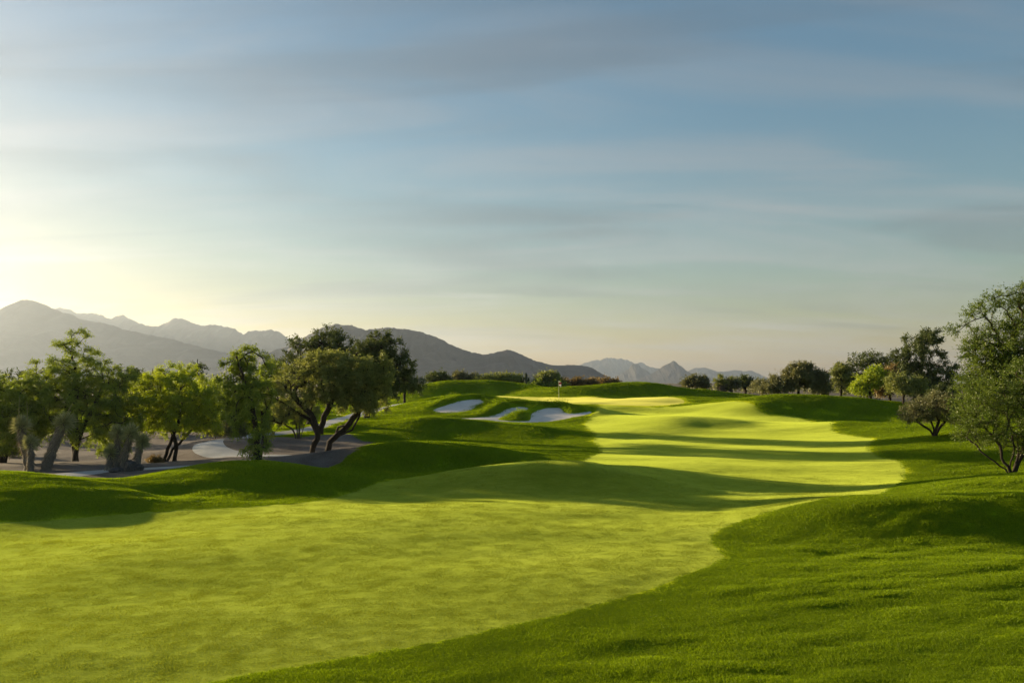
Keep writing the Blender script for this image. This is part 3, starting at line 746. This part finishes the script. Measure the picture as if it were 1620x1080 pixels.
def trees():
    T = make_tree
    # ---- left group
    T('palo_verde_tree', 'tallest feathery green tree behind the two yuccas at the far left', 'tree', (119, 730), 47,
      [[(119,730),(118,708),(112,690),(107,660),(100,620)], [(119,730),(122,700),(133,675),(150,640),(165,610)], [(119,730),(119,704),(122,670),(120,620),(118,575)]],
      [(120,560,34,36),(95,610,60,45),(160,612,58,46),(130,645,85,42),(70,640,45,40),(190,655,42,38),(118,600,45,50),(185,620,30,30),(60,665,40,30),(140,680,60,22)], 430, 0.17, 6, 14, (0.12, 0.036), (0.4, 0.9), L_FEATH, B_DARK, 11, 0.9, up=0.15)
    T('palo_verde_tree', 'low feathery tree cut by the left frame edge', 'tree', (5, 738), 45,
      [[(5,738),(0,700),(-15,660),(-25,630)], [(5,738),(12,700),(25,665),(35,640)]],
      [(0,640,60,42),(35,620,34,30),(-45,640,50,45),(20,665,50,35),(10,690,50,24)], 280, 0.14, 6, 13, (0.12, 0.036), (0.4, 0.85), L_FEATH, B_DARK, 12, 0.9, up=0.15)
    T('palo_verde_tree', 'rounded bright tree with slanting dark stems between yuccas and thin tree', 'tree', (262, 730), 49,
      [[(258,730),(264,708),(275,690),(285,660),(290,630)], [(262,730),(272,710),(292,690),(312,665)], [(276,728),(279,705),(272,680),(258,650),(250,620)]],
      [(280,632,62,44),(245,630,36,36),(312,645,40,36),(282,602,46,24),(285,665,55,25),(235,655,30,25),(325,660,28,25)], 320, 0.12, 6, 13, (0.12, 0.036), (0.35, 0.75), L_BRIGHT, B_DARK, 13, 0.7, up=0.2)
    T('mesquite_tree', 'tall thin tree with hanging lower sprays beside the cart path bend', 'tree', (408, 734), 41.3,
      [[(408,734),(406,700),(404,670),(398,630),(388,590),(380,565)], [(412,734),(414,705),(416,680),(412,650)]],
      [(382,570,30,24),(378,610,32,42),(392,650,36,40),(410,690,30,34),(398,620,34,40),(412,575,16,22)], 150, 0.15, 6, 12, (0.11, 0.04), (0.3, 0.7), L_FEATH, B_DARK, 14, 0.8, up=0.15)
    T('mesquite_tree', 'olive mesquite whose dark forked trunk rises left from the dirt hump', 'tree', (493, 714), 46.8,
      [[(493,714),(496,700),(503,690),(506,675),(500,660),(492,645),(480,636),(468,625)], [(506,675),(512,655),(520,640),(526,620)], [(504,682),(490,660),(474,650),(460,640)]],
      [(470,615,45,40),(445,630,42,36),(520,595,48,40),(490,600,50,40),(430,660,26,30),(540,615,40,34),(525,573,34,18)], 300, 0.17, 6, 12, (0.11, 0.042), (0.3, 0.7), L_OLIVE, B_DARK, 15, 0.35, up=0.3)
    T('mesquite_tree', 'olive mesquite with dark trunk leaning right over the grass bank', 'tree', (516, 712), 47.2,
      [[(516,712),(523,695),(532,684),(545,672),(556,657),(566,645),(572,628),(578,605)], [(540,677),(558,676),(562,666),(570,652)], [(532,684),(534,672),(545,668)]],
      [(580,605,40,36),(600,600,24,34),(560,595,40,34),(590,635,30,24),(560,630,36,24),(598,580,16,20)], 230, 0.17, 6, 12, (0.11, 0.042), (0.3, 0.7), L_OLIVE, B_DARK, 16, 0.35, up=0.3)
    T('mesquite_tree', 'small many-stemmed tree in shade behind the forked mesquite', 'tree', (472, 692), 56,
      [[(470,692),(462,678),(450,670),(442,655)], [(472,692),(470,672),(466,650)], [(475,692),(480,675),(488,660),(494,650)], [(473,692),(474,668),(476,645)]],
      [(468,650,34,22),(490,648,20,18),(448,655,18,16)], 90, 0.07, 5, 10, (0.12, 0.045), (0.3, 0.6), L_OLIVE, B_GREY, 17, 0.2)
    T('ironwood_tree', 'tall dark tree with ragged top at the back of the central group', 'tree', (489, 677), 66,
      [[(489,677),(489,650),(492,620),(500,580),(508,550)], [(489,650),(478,610),(468,580)], [(490,640),(520,600),(535,570)]],
      [(505,560,55,32),(470,575,38,28),(525,545,34,28),(540,575,40,36),(500,595,60,30),(520,535,20,18)], 260, 0.24, 6, 11, (0.17, 0.07), (0.5, 1.0), L_DARK, B_DARK, 18, 0.2, up=0.3)
    T('ironwood_tree', 'dark dense tree with straight trunk at the right end of the central group', 'tree', (580, 664), 72,
      [[(580,664),(582,640),(588,610),(596,575),(604,550)], [(582,640),(612,605),(632,580)], [(582,640),(565,600),(560,570)]],
      [(600,560,40,30),(625,585,32,34),(580,570,34,34),(610,605,42,26),(612,545,24,18),(640,575,15,16)], 260, 0.28, 6, 11, (0.18, 0.075), (0.5, 1.0), L_DARK, B_DARK, 19, 0.2, up=0.3)
    g = 'trees filling the gaps behind the left group'
    def bg(label, b, D, lobes, mat, seed, n=110, name='desert_tree', leaf=None, tw=5, lv=9, bark=B_DARK, group=g, stems=None, up=0.3, cat='tree', tr=None):
        lf = leaf or (0.0025 * D, 0.00085 * D); n = int(n * 1.15); lobes = [(l[0], l[1] + 1.5, max(5, l[2] - 4), max(4, l[3] - 4)) for l in lobes]
        cx = np.mean([l[0] for l in lobes]); cy = np.mean([l[1] for l in lobes])
        st = stems or [[b, (b[0] * .7 + cx * .3, b[1] * .55 + cy * .45), (cx, cy)], [b, ((b[0] + lobes[0][0]) / 2, (b[1] + lobes[0][1]) / 2), (lobes[0][0], lobes[0][1])]]
        return T(name, label, cat, b, D, st, lobes, n, tr or 0.0016 * D, tw, lv, lf, (0.0035 * D, 0.0125 * D), mat, bark, seed, 0.15, group=group, scat=0.0009 * D, up=up)
    bg('dark bushy tree top showing behind the right shoulder of the tallest feathery tree', (205,700), 66, [(205,600,38,26),(180,620,34,30),(225,625,30,30),(200,650,50,30)], L_DARK, 21)
    bg('dark tree behind the tree cut by the left edge', (20,700), 66, [(15,615,45,32),(60,605,35,25),(-30,620,40,30),(20,655,60,30)], L_DARK, 22)
    bg('small round dark tree top above the bright rounded tree', (314,680), 84, [(314,590,13,20),(310,620,20,24)], L_DARK, 23, 60)
    bg('pale lit tree in the gap left of the thin tree', (345,672), 78, [(335,615,34,22),(350,640,30,26),(318,640,26,24)], L_BRIGHT, 24)
    bg('low bushy tree behind the thin tree and bright rounded tree', (372,690), 62, [(370,650,26,28),(350,668,26,18),(385,625,24,26)], L_FEATH, 25)
    bg('hazy tree behind the gap between tallest feathery tree and bright rounded tree', (245,680), 92, [(240,605,36,18),(270,615,30,20),(225,630,30,24)], L_OLIVE, 26)
    bg('bushy tree at the left foot of the central group', (425,686), 64, [(430,590,26,24),(420,620,28,28),(440,645,26,24)], L_FEATH, 27)
    bg('dark low tree right of the central group, before the back mound', (640,632), 92, [(640,602,20,18),(655,608,22,14),(625,605,18,18)], L_DARK, 28)
    bg('second dark bush right of the central group on the back mound', (690,607), 128, [(690,597,18,9),(705,600,12,6)], L_DARK, 29, 70)
    g2 = 'understory bushes in the left desert'
    for i, (px, py, D, r, h, lab) in enumerate([(20,730,52,26,22,'dark shaded bush under the low tree at the left edge'),(370,690,57,20,14,'grey bush behind the cart path bend'),(340,688,58,16,10,'small bush left of the cart path bend'),
                                           (245,735,46.5,9,5,'tiny tuft of brush by the slanting stems'),(175,722,50,34,28,'hanging brush on the right of the tallest feathery tree')]):
        bg(lab, (px, py), D, [(px, py - h, r, h), (px + r * .5, py - h * .7, r * .6, h * .6)], [L_DARK, L_GREY, L_GREY, L_BROWN, L_FEATH][i], 40 + i, 50, 'desert_bush', group=g2, cat='bush', bark=B_GREY, tr=0.03)
    # ---- right group
    T('palo_verde_tree', 'near palo verde with bare spreading lower limbs at the right edge', 'tree', (1598, 754), 33,
      [[(1598,754),(1590,744),(1570,732),(1552,718),(1538,700)], [(1598,754),(1594,738),(1580,725),(1576,705),(1570,690)], [(1599,754),(1598,735),(1600,715),(1596,690)], [(1601,754),(1608,740),(1618,722),(1632,700),(1650,680)], [(1600,754),(1603,738),(1612,715),(1610,690)]],
      [(1560,665,52,38),(1610,650,60,45),(1530,690,26,22),(1575,625,50,26),(1650,660,60,60),(1625,690,50,26),(1640,610,60,45),(1700,650,50,60)], 420, 0.10, 6, 12, (0.065, 0.022), (0.35, 0.8), L_EDGE, B_DARK, 51, 0.2, up=0.25, scat=0.035)
    T('mesquite_tree', 'very tall ragged tree leaning in from the right edge', 'tree', (1655, 715), 43,
      [[(1655,715),(1652,680),(1645,630),(1640,580),(1635,530),(1630,490)], [(1650,660),(1625,610),(1600,570),(1585,540)], [(1652,690),(1670,630),(1690,570)]],
      [(1600,540,60,40),(1640,500,55,45),(1580,590,55,40),(1640,580,70,60),(1560,560,36,24),(1610,480,26,24),(1550,500,26,12),(1545,550,22,10),(1575,475,20,10),(1700,540,60,90),(1660,460,40,30),(1560,615,40,24),(1600,610,50,40),(1545,595,30,22),(1530,520,24,9),(1528,562,20,9),(1535,640,26,20)], 800, 0.22, 6, 10, (0.105, 0.038), (0.45, 1.0), L_EDGE, B_DARK, 52, 0.25, up=0.2, scat=0.04)
    T('mesquite_tree', 'small grey-olive umbrella tree standing alone on the grass beside the near palo verde', 'tree', (1478, 692), 52,
      [[(1478,692),(1474,684),(1464,678),(1452,668),(1445,655)], [(1478,692),(1479,680),(1484,668),(1480,650)], [(1479,692),(1486,682),(1498,670),(1510,655)], [(1478,692),(1477,678),(1470,660)]],
      [(1478,650,44,22),(1450,655,24,16),(1515,648,28,22),(1490,636,34,14),(1525,665,20,18)], 170, 0.09, 5, 11, (0.11, 0.035), (0.3, 0.65), L_GREY, B_DARK, 53, 0.1, up=0.25)
    gr_ = 'trees along the right edge of the course'
    bg('tallest dark round tree of the right background', (1460,640), 100, [(1458,555,40,34),(1430,575,26,26),(1490,590,26,24),(1462,600,48,34),(1468,535,26,18),(1505,580,12,10)], L_DARK, 61, 240, group=gr_)
    bg('dark round tree left of the tallest background tree', (1372,638), 104, [(1370,575,36,22),(1395,585,22,22),(1340,590,20,20),(1375,605,36,24)], L_DARK, 62, 170, group=gr_)
    bg('pale-topped tree at the left end of the dark background trees', (1330,632), 103, [(1330,588,16,16),(1322,600,14,20),(1340,605,16,18)], L_OLIVE, 63, 80, group=gr_)
    bg('small bright green round tree in front of the dark background trees', (1378,638), 90, [(1372,605,24,20),(1385,595,18,18),(1360,612,16,14)], L_BRIGHT, 64, 120, group=gr_)
    bg('small yellow-brown tree between the two small green trees', (1408,636), 91, [(1405,600,18,22),(1412,590,14,14),(1400,615,16,14)], L_BROWN, 65, 100, group=gr_)
    bg('small round grey-green tree right of the yellow-brown tree', (1429,638), 86, [(1428,608,26,18),(1448,608,18,16),(1418,602,16,16)], L_OLIVE, 66, 130, group=gr_)
    bg('wide olive thorn tree behind the right mound', (1262,630), 100, [(1265,595,34,22),(1240,605,26,18),(1290,602,24,20),(1220,612,24,12),(1305,612,14,14),(1268,582,20,10)], L_GREY, 67, 230, group=gr_, name='mesquite_tree')
    bg('low grey bush beside the wide olive thorn tree', (1205,622), 120, [(1205,610,18,10),(1222,612,14,8)], L_GREY, 68, 60, 'desert_bush', group=gr_, cat='bush', bark=B_GREY)
    bg('dark bush row left end behind the green right side', (1180,616), 130, [(1178,604,16,10),(1195,607,14,8),(1165,607,12,8)], L_DARK, 69, 70, 'desert_bush', group=gr_, cat='bush')
    bg('pale bare-looking grey bush left of the spiky tree on the skyline', (1102,614), 130, [(1102,603,20,10),(1090,606,12,8),(1113,606,12,8)], L_GREY, 70, 80, 'desert_bush', group=gr_, cat='bush', bark=B_GREY)
    bg('low grey bush right of the spiky tree on the skyline', (1158,616), 128, [(1156,606,14,8),(1146,610,12,6)], L_GREY, 71, 50, 'desert_bush', group=gr_, cat='bush', bark=B_GREY)
    bg('low dark bush under the dark trees behind the right mound', (1490,645), 96, [(1490,622,26,18),(1510,628,20,16)], L_DARK, 72, 70, 'desert_bush', group=gr_, cat='bush')
    # ---- skyline bushes behind the back mounds
    gs = 'bushes on the skyline behind the back mounds'
    bg('small pale tree on the skyline left of the long green bush', (728,606), 132, [(727,596,10,9),(735,600,10,6)], L_GREY, 81, 50, group=gs)
    bg('long light green bush left of the saguaro', (800,608), 130, [(800,599,22,9),(775,600,18,8),(822,601,14,7),(760,602,12,5)], L_OLIVE, 82, 130, 'desert_bush', group=gs, cat='bush')
    bg('small grey bush between the pale skyline tree and the long bush', (750,606), 132, [(750,600,12,6),(742,602,8,4)], L_GREY, 83, 40, 'desert_bush', group=gs, cat='bush')
    bg('rounded olive tree left of the flag on the skyline', (868,616), 128, [(867,598,20,11),(855,604,12,8),(882,604,12,9)], L_OLIVE, 84, 120, group=gs)
    bg('low bush under the rounded skyline tree', (850,616), 126, [(850,610,22,6),(880,611,20,6)], L_FEATH, 85, 70, 'desert_bush', group=gs, cat='bush')
    bg('brown dry bush right of the flag', (912,616), 130, [(915,605,18,7),(935,605,16,7),(898,607,12,6)], L_BROWN, 86, 80, 'desert_bush', group=gs, cat='bush', bark=B_GREY)
    bg('low brown bush farther right of the flag on the skyline', (955,612), 134, [(955,606,16,5),(970,607,12,4)], L_BROWN, 87, 50, 'desert_bush', group=gs, cat='bush', bark=B_GREY)
trees()

# ------------------------------------------------------------------ far scrub on the plain (uncountable)
def far_scrub():
    rng = np.random.default_rng(3); n = 1500
    D = np.exp(rng.uniform(np.log(135), np.log(1600), n)); x = rng.uniform(-0.75, 0.75, n) * D
    keep = np.ones(n, bool); D = D[keep]; x = x[keep]; n = len(D)
    z = height(x, D); H = rng.uniform(.6, 1.5, n) * np.where((rng.random(n) < .12) & (D > 260), 1.9, 1); W = H * rng.uniform(.7, 1.3, n)
    V = []; R = []; k = 70
    for i in range(n):
        kk = int(np.clip(9000 / D[i], 14, 70))
        d = rng.normal(size=(kk, 3)); d /= np.linalg.norm(d, axis=1, keepdims=True); r = rng.random(kk)[:, None] ** .4
        c = d * r * np.array([W[i], W[i], H[i] * .5]) + np.array([x[i], D[i], z[i] + H[i] * .48])
        s = 0.17 * H[i] * (70 / kk) ** .5
        a = rng.normal(size=(kk, 3)); a /= np.linalg.norm(a, axis=1, keepdims=True); b = np.cross(a, rng.normal(size=(kk, 3))); b /= np.linalg.norm(b, axis=1, keepdims=True)
        V.append(np.stack([c - a * s, c + b * s * .5, c + a * s, c - b * s * .5], 1).reshape(-1, 3)); R.append(np.full(kk * 4, rng.random()))
    V = np.vstack(V)
    me = mesh_from('desert_scrub', V, np.arange(len(V)).reshape(-1, 4), L_GREY, smooth=False); fattr(me, 'rnd', np.concatenate(R))
    o = link('desert_scrub', me); tag(o, kind='stuff'); o['label'] = 'grey-green scrub spread over the far plain'
far_scrub()

# ------------------------------------------------------------------ yuccas, rocks, saguaro, flag
M_YUC = leaf_mat('yucca_leaf', (0.22, 0.25, 0.13), (0.42, 0.43, 0.24), 0.35, (1.1, 1.0, 0.55))
M_DEAD = leaf_mat('dead_yucca_leaf', (0.17, 0.145, 0.11), (0.34, 0.29, 0.22), 0.25, (1, 0.95, 0.7))
B_YUC = rough_mat('yucca_bark', [(0.09, 0.08, 0.065), (0.15, 0.13, 0.11), (0.22, 0.19, 0.16)], 8, 0.9, 45, 0.03)
M_STALK = rough_mat('yucca_stalk', [(0.2, 0.19, 0.07), (0.3, 0.27, 0.11)], 5)
M_ROCK = rough_mat('boulder_rock', [(0.05, 0.045, 0.042), (0.09, 0.08, 0.075), (0.15, 0.135, 0.12)], 3, 0.8, 16, 0.05)

def spikes(rng, c, axis, n, ln, w, tmin, tmax):
    axis = axis / np.linalg.norm(axis)
    th = np.radians(rng.uniform(tmin, tmax, n)); ph = rng.random(n) * 2 * np.pi
    a = np.cross(axis, (0.2, 0.9, 0.3)); a /= np.linalg.norm(a); b = np.cross(axis, a)
    d = np.cos(th)[:, None] * axis + np.sin(th)[:, None] * (np.cos(ph)[:, None] * a + np.sin(ph)[:, None] * b)
    L = ln * rng.uniform(.75, 1.15, n); s = np.cross(d, rng.normal(size=(n, 3))); s /= np.linalg.norm(s, axis=1, keepdims=True)
    c = c + rng.normal(0, 0.04, (n, 3)); m = c + d * (L * .35)[:, None]; e = c + d * L[:, None]; e[:, 2] -= L * .08
    return np.stack([c, m + s * w, e, m - s * w], 1).reshape(-1, 3)

def yucca(label, basepx, D, stems, stalks, seed):
    rng = np.random.default_rng(seed); s = D / F; bx, by = basepx; base = P(bx, by, D)
    gz = float(height(np.array([base[0]]), np.array([base[1]]))[0])
    root = bpy.data.objects.new('yucca_plant', None); C.objects.link(root); root.location = (base[0], base[1], gz); root.empty_display_size = .3
    tag(root, label, 'yucca', 'tall yuccas in the left desert')
    loc = lambda q, y=0.0: np.array([(q[0] - bx) * s, y, (by - q[1]) * s])
    for k, (pl, r0, r1, hr) in enumerate(stems):
        yo = rng.uniform(-.4, .4)
        q = np.array([loc(p_, yo) for p_ in pl]); q[0, 2] = -0.2
        q = resample(q, 0.14); n = len(q); par = np.arange(n) - 1; rad = np.linspace(r0, r1, n) * s * 0.85 * (1 + 0.08 * rng.normal(size=n)); rad[0] *= 1.25
        q[1:-1] += rng.normal(0, .015, (n - 2, 3))
        V, Q = tube_mesh(q, par, rad, lambda r: 10)
        link('trunk', mesh_from('trunk', V, Q, B_YUC), root)
        ax = q[-1] - q[-3]
        top = spikes(rng, q[-1], ax, 330, hr * s * 1.15, 0.024, 0, 110); mid = spikes(rng, q[-2], ax, 160, hr * s * 1.1, 0.024, 40, 125)
        hv = np.vstack([top, mid]); me = mesh_from('leaf_head', hv, np.arange(len(hv)).reshape(-1, 4), M_YUC, smooth=False); fattr(me, 'rnd', np.repeat(rng.random(len(hv) // 4), 4)); link('leaf_head', me, root)
        sk = np.vstack([spikes(rng, q[j] , -ax, 60, hr * s * .85, 0.020, 10, 48) for j in range(max(2, int(n * .38)), n)])
        # start the dead leaves at the bark
        me = mesh_from('dead_leaf_skirt', sk, np.arange(len(sk)).reshape(-1, 4), M_DEAD, smooth=False); fattr(me, 'rnd', np.repeat(rng.random(len(sk) // 4), 4)); link('dead_leaf_skirt', me, root)
    for pl in stalks:
        q = resample(np.array([loc(p_) for p_ in pl]), 0.15); n = len(q)
        V, Q = tube_mesh(q, np.arange(n) - 1, np.linspace(.03, .012, n), lambda r: 5)
        link('flower_stalk', mesh_from('flower_stalk', V, Q, M_STALK), root)
yucca('three-trunked yucca at the far left with flower stalks', (50, 741), 40.5,
      [([(40,741),(36,715),(29,690),(27,668)], 8, 6.5, 16), ([(52,741),(53,715),(53,694)], 6.5, 5, 12), ([(64,741),(75,712),(86,685),(96,664)], 10, 7, 18)],
      [[(30,665),(30,640),(31,622)], [(43,668),(43,640),(42,630)], [(100,660),(108,645),(115,633)]], 101)
yucca('four-trunked pale yucca beside the boulders and cart path', (198, 744), 39.6,
      [([(176,750),(178,730),(180,714)], 5.5, 4.5, 13), ([(188,744),(188,715),(189,684)], 6, 5, 13), ([(199,744),(202,715),(210,684)], 6.5, 5, 14), ([(217,744),(221,720),(228,698)], 6, 5, 13)],
      [[(180,712),(182,690),(184,667)]], 102)

def boulder(label, px, py, D, rx, ry, rz, seed):
    rng = np.random.default_rng(seed); n, m = 14, 20
    th = np.linspace(0, np.pi, n)[:, None]; ph = np.linspace(0, 2 * np.pi, m, endpoint=False)[None]
    d = np.stack([np.sin(th) * np.cos(ph), np.sin(th) * np.sin(ph), np.cos(th) * np.ones_like(ph)], -1)
    r = np.ones((n, m))
    for _ in range(16):   # flat fracture faces
        a = rng.normal(size=3); a /= np.linalg.norm(a); k = rng.uniform(.72, .95); r = np.minimum(r, k / np.maximum((d * a).sum(-1), .05))
    v = d * r[..., None] * np.array([rx, ry, rz]) + np.array([0, 0, rz * .45])
    i = np.arange((n - 1) * m); a = (i // m) * m + i % m; b = (i // m) * m + (i + 1) % m
    me = mesh_from('boulder', v.reshape(-1, 3), np.stack([a, a + m, b + m, b], 1), M_ROCK, smooth=False)
    q = P(px, py, D); z = float(height(np.array([q[0]]), np.array([q[1]]))[0])
    o = link('boulder', me, loc=(q[0], q[1], z)); o.rotation_euler[2] = rng.uniform(0, 6)
    tag(o, label, 'boulder', 'boulders at the pale yucca')
boulder('largest dark boulder in front of the pale yucca', 206, 746, 39, .40, .34, .36, 1)
boulder('low dark boulder at the right end of the rock group', 220, 746, 39.1, .30, .26, .22, 2)
boulder('flat dark boulder at the left end by the small yucca trunk', 185, 750, 38.8, .46, .30, .14, 3)
boulder('angular upper boulder leaning between two yucca trunks', 203, 742, 39.5, .30, .26, .42, 4)

def saguaro():
    D = 124; bx, by = 832, 612; q = P(bx, by, D); z = float(height(np.array([q[0]]), np.array([q[1]]))[0]); s = D / F
    root = bpy.data.objects.new('saguaro_cactus', None); C.objects.link(root); root.location = (q[0], q[1], z)
    tag(root, 'dark saguaro cactus standing on the skyline left of the flag', 'cactus')
    m = rough_mat('saguaro_skin', [(0.03, 0.04, 0.02), (0.05, 0.065, 0.03)], 4)
    top = EYE + (605 - 589.5) * s - z
    def col(name, pl, r):
        p_ = resample(pl, .12); n = len(p_); t = np.arange(24) * 2 * np.pi / 24; rr = r * (1 + .10 * (np.arange(24) % 2))
        prof = np.ones(n); prof[-3:] = [.92, .75, .35]; V = []
        for i in range(n):
            dd = p_[min(i + 1, n - 1)] - p_[max(i - 1, 0)]; dd /= np.linalg.norm(dd); a = np.cross(dd, (0, 1, 0.01)); a /= np.linalg.norm(a); b = np.cross(dd, a)
            V.append(p_[i] + (rr * prof[i])[:, None] * (np.cos(t)[:, None] * a + np.sin(t)[:, None] * b))
        V.append(p_[-1:] + np.array([[0, 0, r * .15]])); V = np.vstack(V); i = np.arange((n - 1) * 24); a = i; b = (i // 24) * 24 + (i + 1) % 24
        cap = np.stack([(n - 1) * 24 + np.arange(24), (n - 1) * 24 + (np.arange(24) + 1) % 24, np.full(24, n * 24)], 1)
        link(name, mesh_from(name, V, [np.stack([a, b, b + 24, a + 24], 1), cap], m), root)
    col('stem', [(0, 0, -.2), (0.02, 0, top * .5), (0, 0, top)], .19)
    col('arm', [(-.1, 0, top * .5), (-.38, 0, top * .52), (-.42, .02, top * .6), (-.42, .02, top * .72)], .12)
    col('arm', [(.1, 0, top * .42), (.36, 0, top * .45), (.42, .02, top * .52), (.42, .02, top * .66)], .12)
saguaro()

def skyline_yucca():
    D = 126; bx, by = 1142, 616; s = D / F; rng = np.random.default_rng(8); q = P(bx, by, D); z = float(height(np.array([q[0]]), np.array([q[1]]))[0])
    root = bpy.data.objects.new('desert_tree', None); C.objects.link(root); root.location = (q[0], q[1], z)
    tag(root, 'pale spiky fan-topped tree on the skyline right of the cone mountain', 'tree')
    pos = [np.array([0, 0, -.1])]; par = [-1]; hd = []
    for k in range(9):
        tx, tz = rng.uniform(-13, 13) * s, rng.uniform(17, 27) * s + (by - 616) * s; ty = rng.uniform(-1, 1); p_ = 0
        for t in (.35, .7, 1):
            pos.append(np.array([tx * t ** 1.3, ty * t, tz * t]) + rng.normal(0, .04, 3)); par.append(p_); p_ = len(pos) - 1
        hd.append(p_)
    V, Q = tube_mesh(np.array(pos), np.array(par), np.array([.14] + [.09, .06, .04] * 9), lambda r: 6); link('trunk', mesh_from('trunk', V, Q, B_GREY), root)
    lv = np.vstack([spikes(rng, pos[h], pos[h] - pos[par[h]] + np.array([0, 0, .2]), 60, .75, .035, 0, 95) for h in hd] + [spikes(rng, pos[par[h]], pos[h] - pos[par[h]], 35, .7, .035, 10, 95) for h in hd])
    me = mesh_from('crown', lv, np.arange(len(lv)).reshape(-1, 4), L_OLIVE, smooth=False); fattr(me, 'rnd', np.repeat(rng.random(len(lv) // 4), 4)); link('crown', me, root)
skyline_yucca()

def plain_mat(name, col, rough=0.6):
    m = new_mat(name); t = m.node_tree; b = N(t, 'ShaderNodeBsdfPrincipled', inp={'Roughness': rough})
    tc = N(t, 'ShaderNodeTexCoord'); n = N(t, 'ShaderNodeTexNoise', inp={'Scale': 9.0}); t.links.new(tc.outputs['Object'], n.inputs['Vector'])
    r = ramp(t, n.outputs[0], [(0.3, tuple(c * .85 for c in col)), (0.7, col)]); t.links.new(r.outputs[0], b.inputs['Base Color'])
    o = N(t, 'ShaderNodeOutputMaterial'); t.links.new(b.outputs[0], o.inputs[0]); return m

def flag():
    q = ray(884, 632, 95); z = float(height(np.array([q[0]]), np.array([q[1]]))[0])
    root = bpy.data.objects.new('golf_flag', None); C.objects.link(root); root.location = (q[0], q[1], z)
    tag(root, 'small limp flag on a thin pale pin on the green', 'flag')
    h = 2.3
    V, Q = tube_mesh(np.array([[0, 0, -.1], [0, 0, h * .5], [0, 0, h]]), np.array([-1, 0, 1]), np.array([.016, .015, .012]), lambda r: 8)
    link('pole', mesh_from('pole', V, Q, plain_mat('pole_white', (.75, .72, .5))), root)
    # limp cloth: hangs in folds from the pole
    a, b = np.meshgrid(np.linspace(0, 1, 14), np.linspace(0, 1, 12)); fold = np.sin(a * 9 + b * 1.5) * .05 * a
    x = a * .34 * (1 - .25 * b); zz = h - .03 - b * .50 - a * .20 - .06 * a * a; y = fold + .02
    i = np.arange(11 * 13); k = (i // 13) * 14 + i % 13
    V = np.stack([x.ravel() + .014, y.ravel(), zz.ravel()], 1); V = np.vstack([V, V + np.array([0, .006, 0])]); n = 14 * 12
    Q = np.stack([k, k + 1, k + 15, k + 14], 1)
    m = new_mat('flag_cloth'); t = m.node_tree; tc = N(t, 'ShaderNodeTexCoord'); sp = N(t, 'ShaderNodeSeparateXYZ'); t.links.new(tc.outputs['Generated'], sp.inputs[0])
    r = ramp(t, sp.outputs['Z'], [(0.0, (.75, .73, .72)), (0.42, (.75, .73, .72)), (0.5, (.35, .04, .05)), (0.72, (.35, .04, .05)), (0.78, (.75, .73, .72))]); r.color_ramp.interpolation = 'LINEAR'
    d1 = N(t, 'ShaderNodeBsdfDiffuse'); d2 = N(t, 'ShaderNodeBsdfTranslucent'); mx = N(t, 'ShaderNodeMixShader'); mx.inputs[0].default_value = .45
    t.links.new(r.outputs[0], d1.inputs[0]); t.links.new(r.outputs[0], d2.inputs[0]); t.links.new(d1.outputs[0], mx.inputs[1]); t.links.new(d2.outputs[0], mx.inputs[2])
    o = N(t, 'ShaderNodeOutputMaterial'); t.links.new(mx.outputs[0], o.inputs[0])
    link('flag_cloth', mesh_from('flag_cloth', V, np.vstack([Q, Q[:, ::-1] + n]), m), root)
    t_ = np.arange(20) * 2 * np.pi / 20; ring = lambda r_, z_: np.stack([r_ * np.cos(t_), r_ * np.sin(t_), np.full(20, z_)], 1)
    V = np.vstack([ring(.054, .006), ring(.054, -.10), ring(.062, .006)]); k = np.arange(20); k2 = (k + 1) % 20
    link('hole_cup', mesh_from('hole_cup', V, np.vstack([np.stack([k, k2, k2 + 20, k + 20], 1), np.stack([k + 40, k2 + 40, k2, k], 1)]), plain_mat('cup_white', (.7, .7, .7))), root)
flag()

# ------------------------------------------------------------------ haze
def haze():
    x, y0, y1, z0, z1 = 15600, -320, 16200, -3.0, 640
    V = [(a, b, c) for c in (z0, z1) for b in (y0, y1) for a in (-x, x)]
    Q = [(0, 2, 3, 1), (4, 5, 7, 6), (0, 1, 5, 4), (2, 6, 7, 3), (0, 4, 6, 2), (1, 3, 7, 5)]
    m = new_mat('haze_air'); t = m.node_tree; v = N(t, 'ShaderNodeVolumePrincipled')
    v.inputs['Color'].default_value = (0.68, 0.80, 0.98, 1); v.inputs['Density'].default_value = HAZE; v.inputs['Anisotropy'].default_value = 0.6
    o = N(t, 'ShaderNodeOutputMaterial'); t.links.new(v.outputs[0], o.inputs['Volume'])
    ob = link('haze', mesh_from('haze', np.array(V, float), np.array(Q), m, smooth=False)); tag(ob, kind='stuff'); ob['label'] = 'pale morning haze over the plain'
HAZE = 5.6e-5
haze()
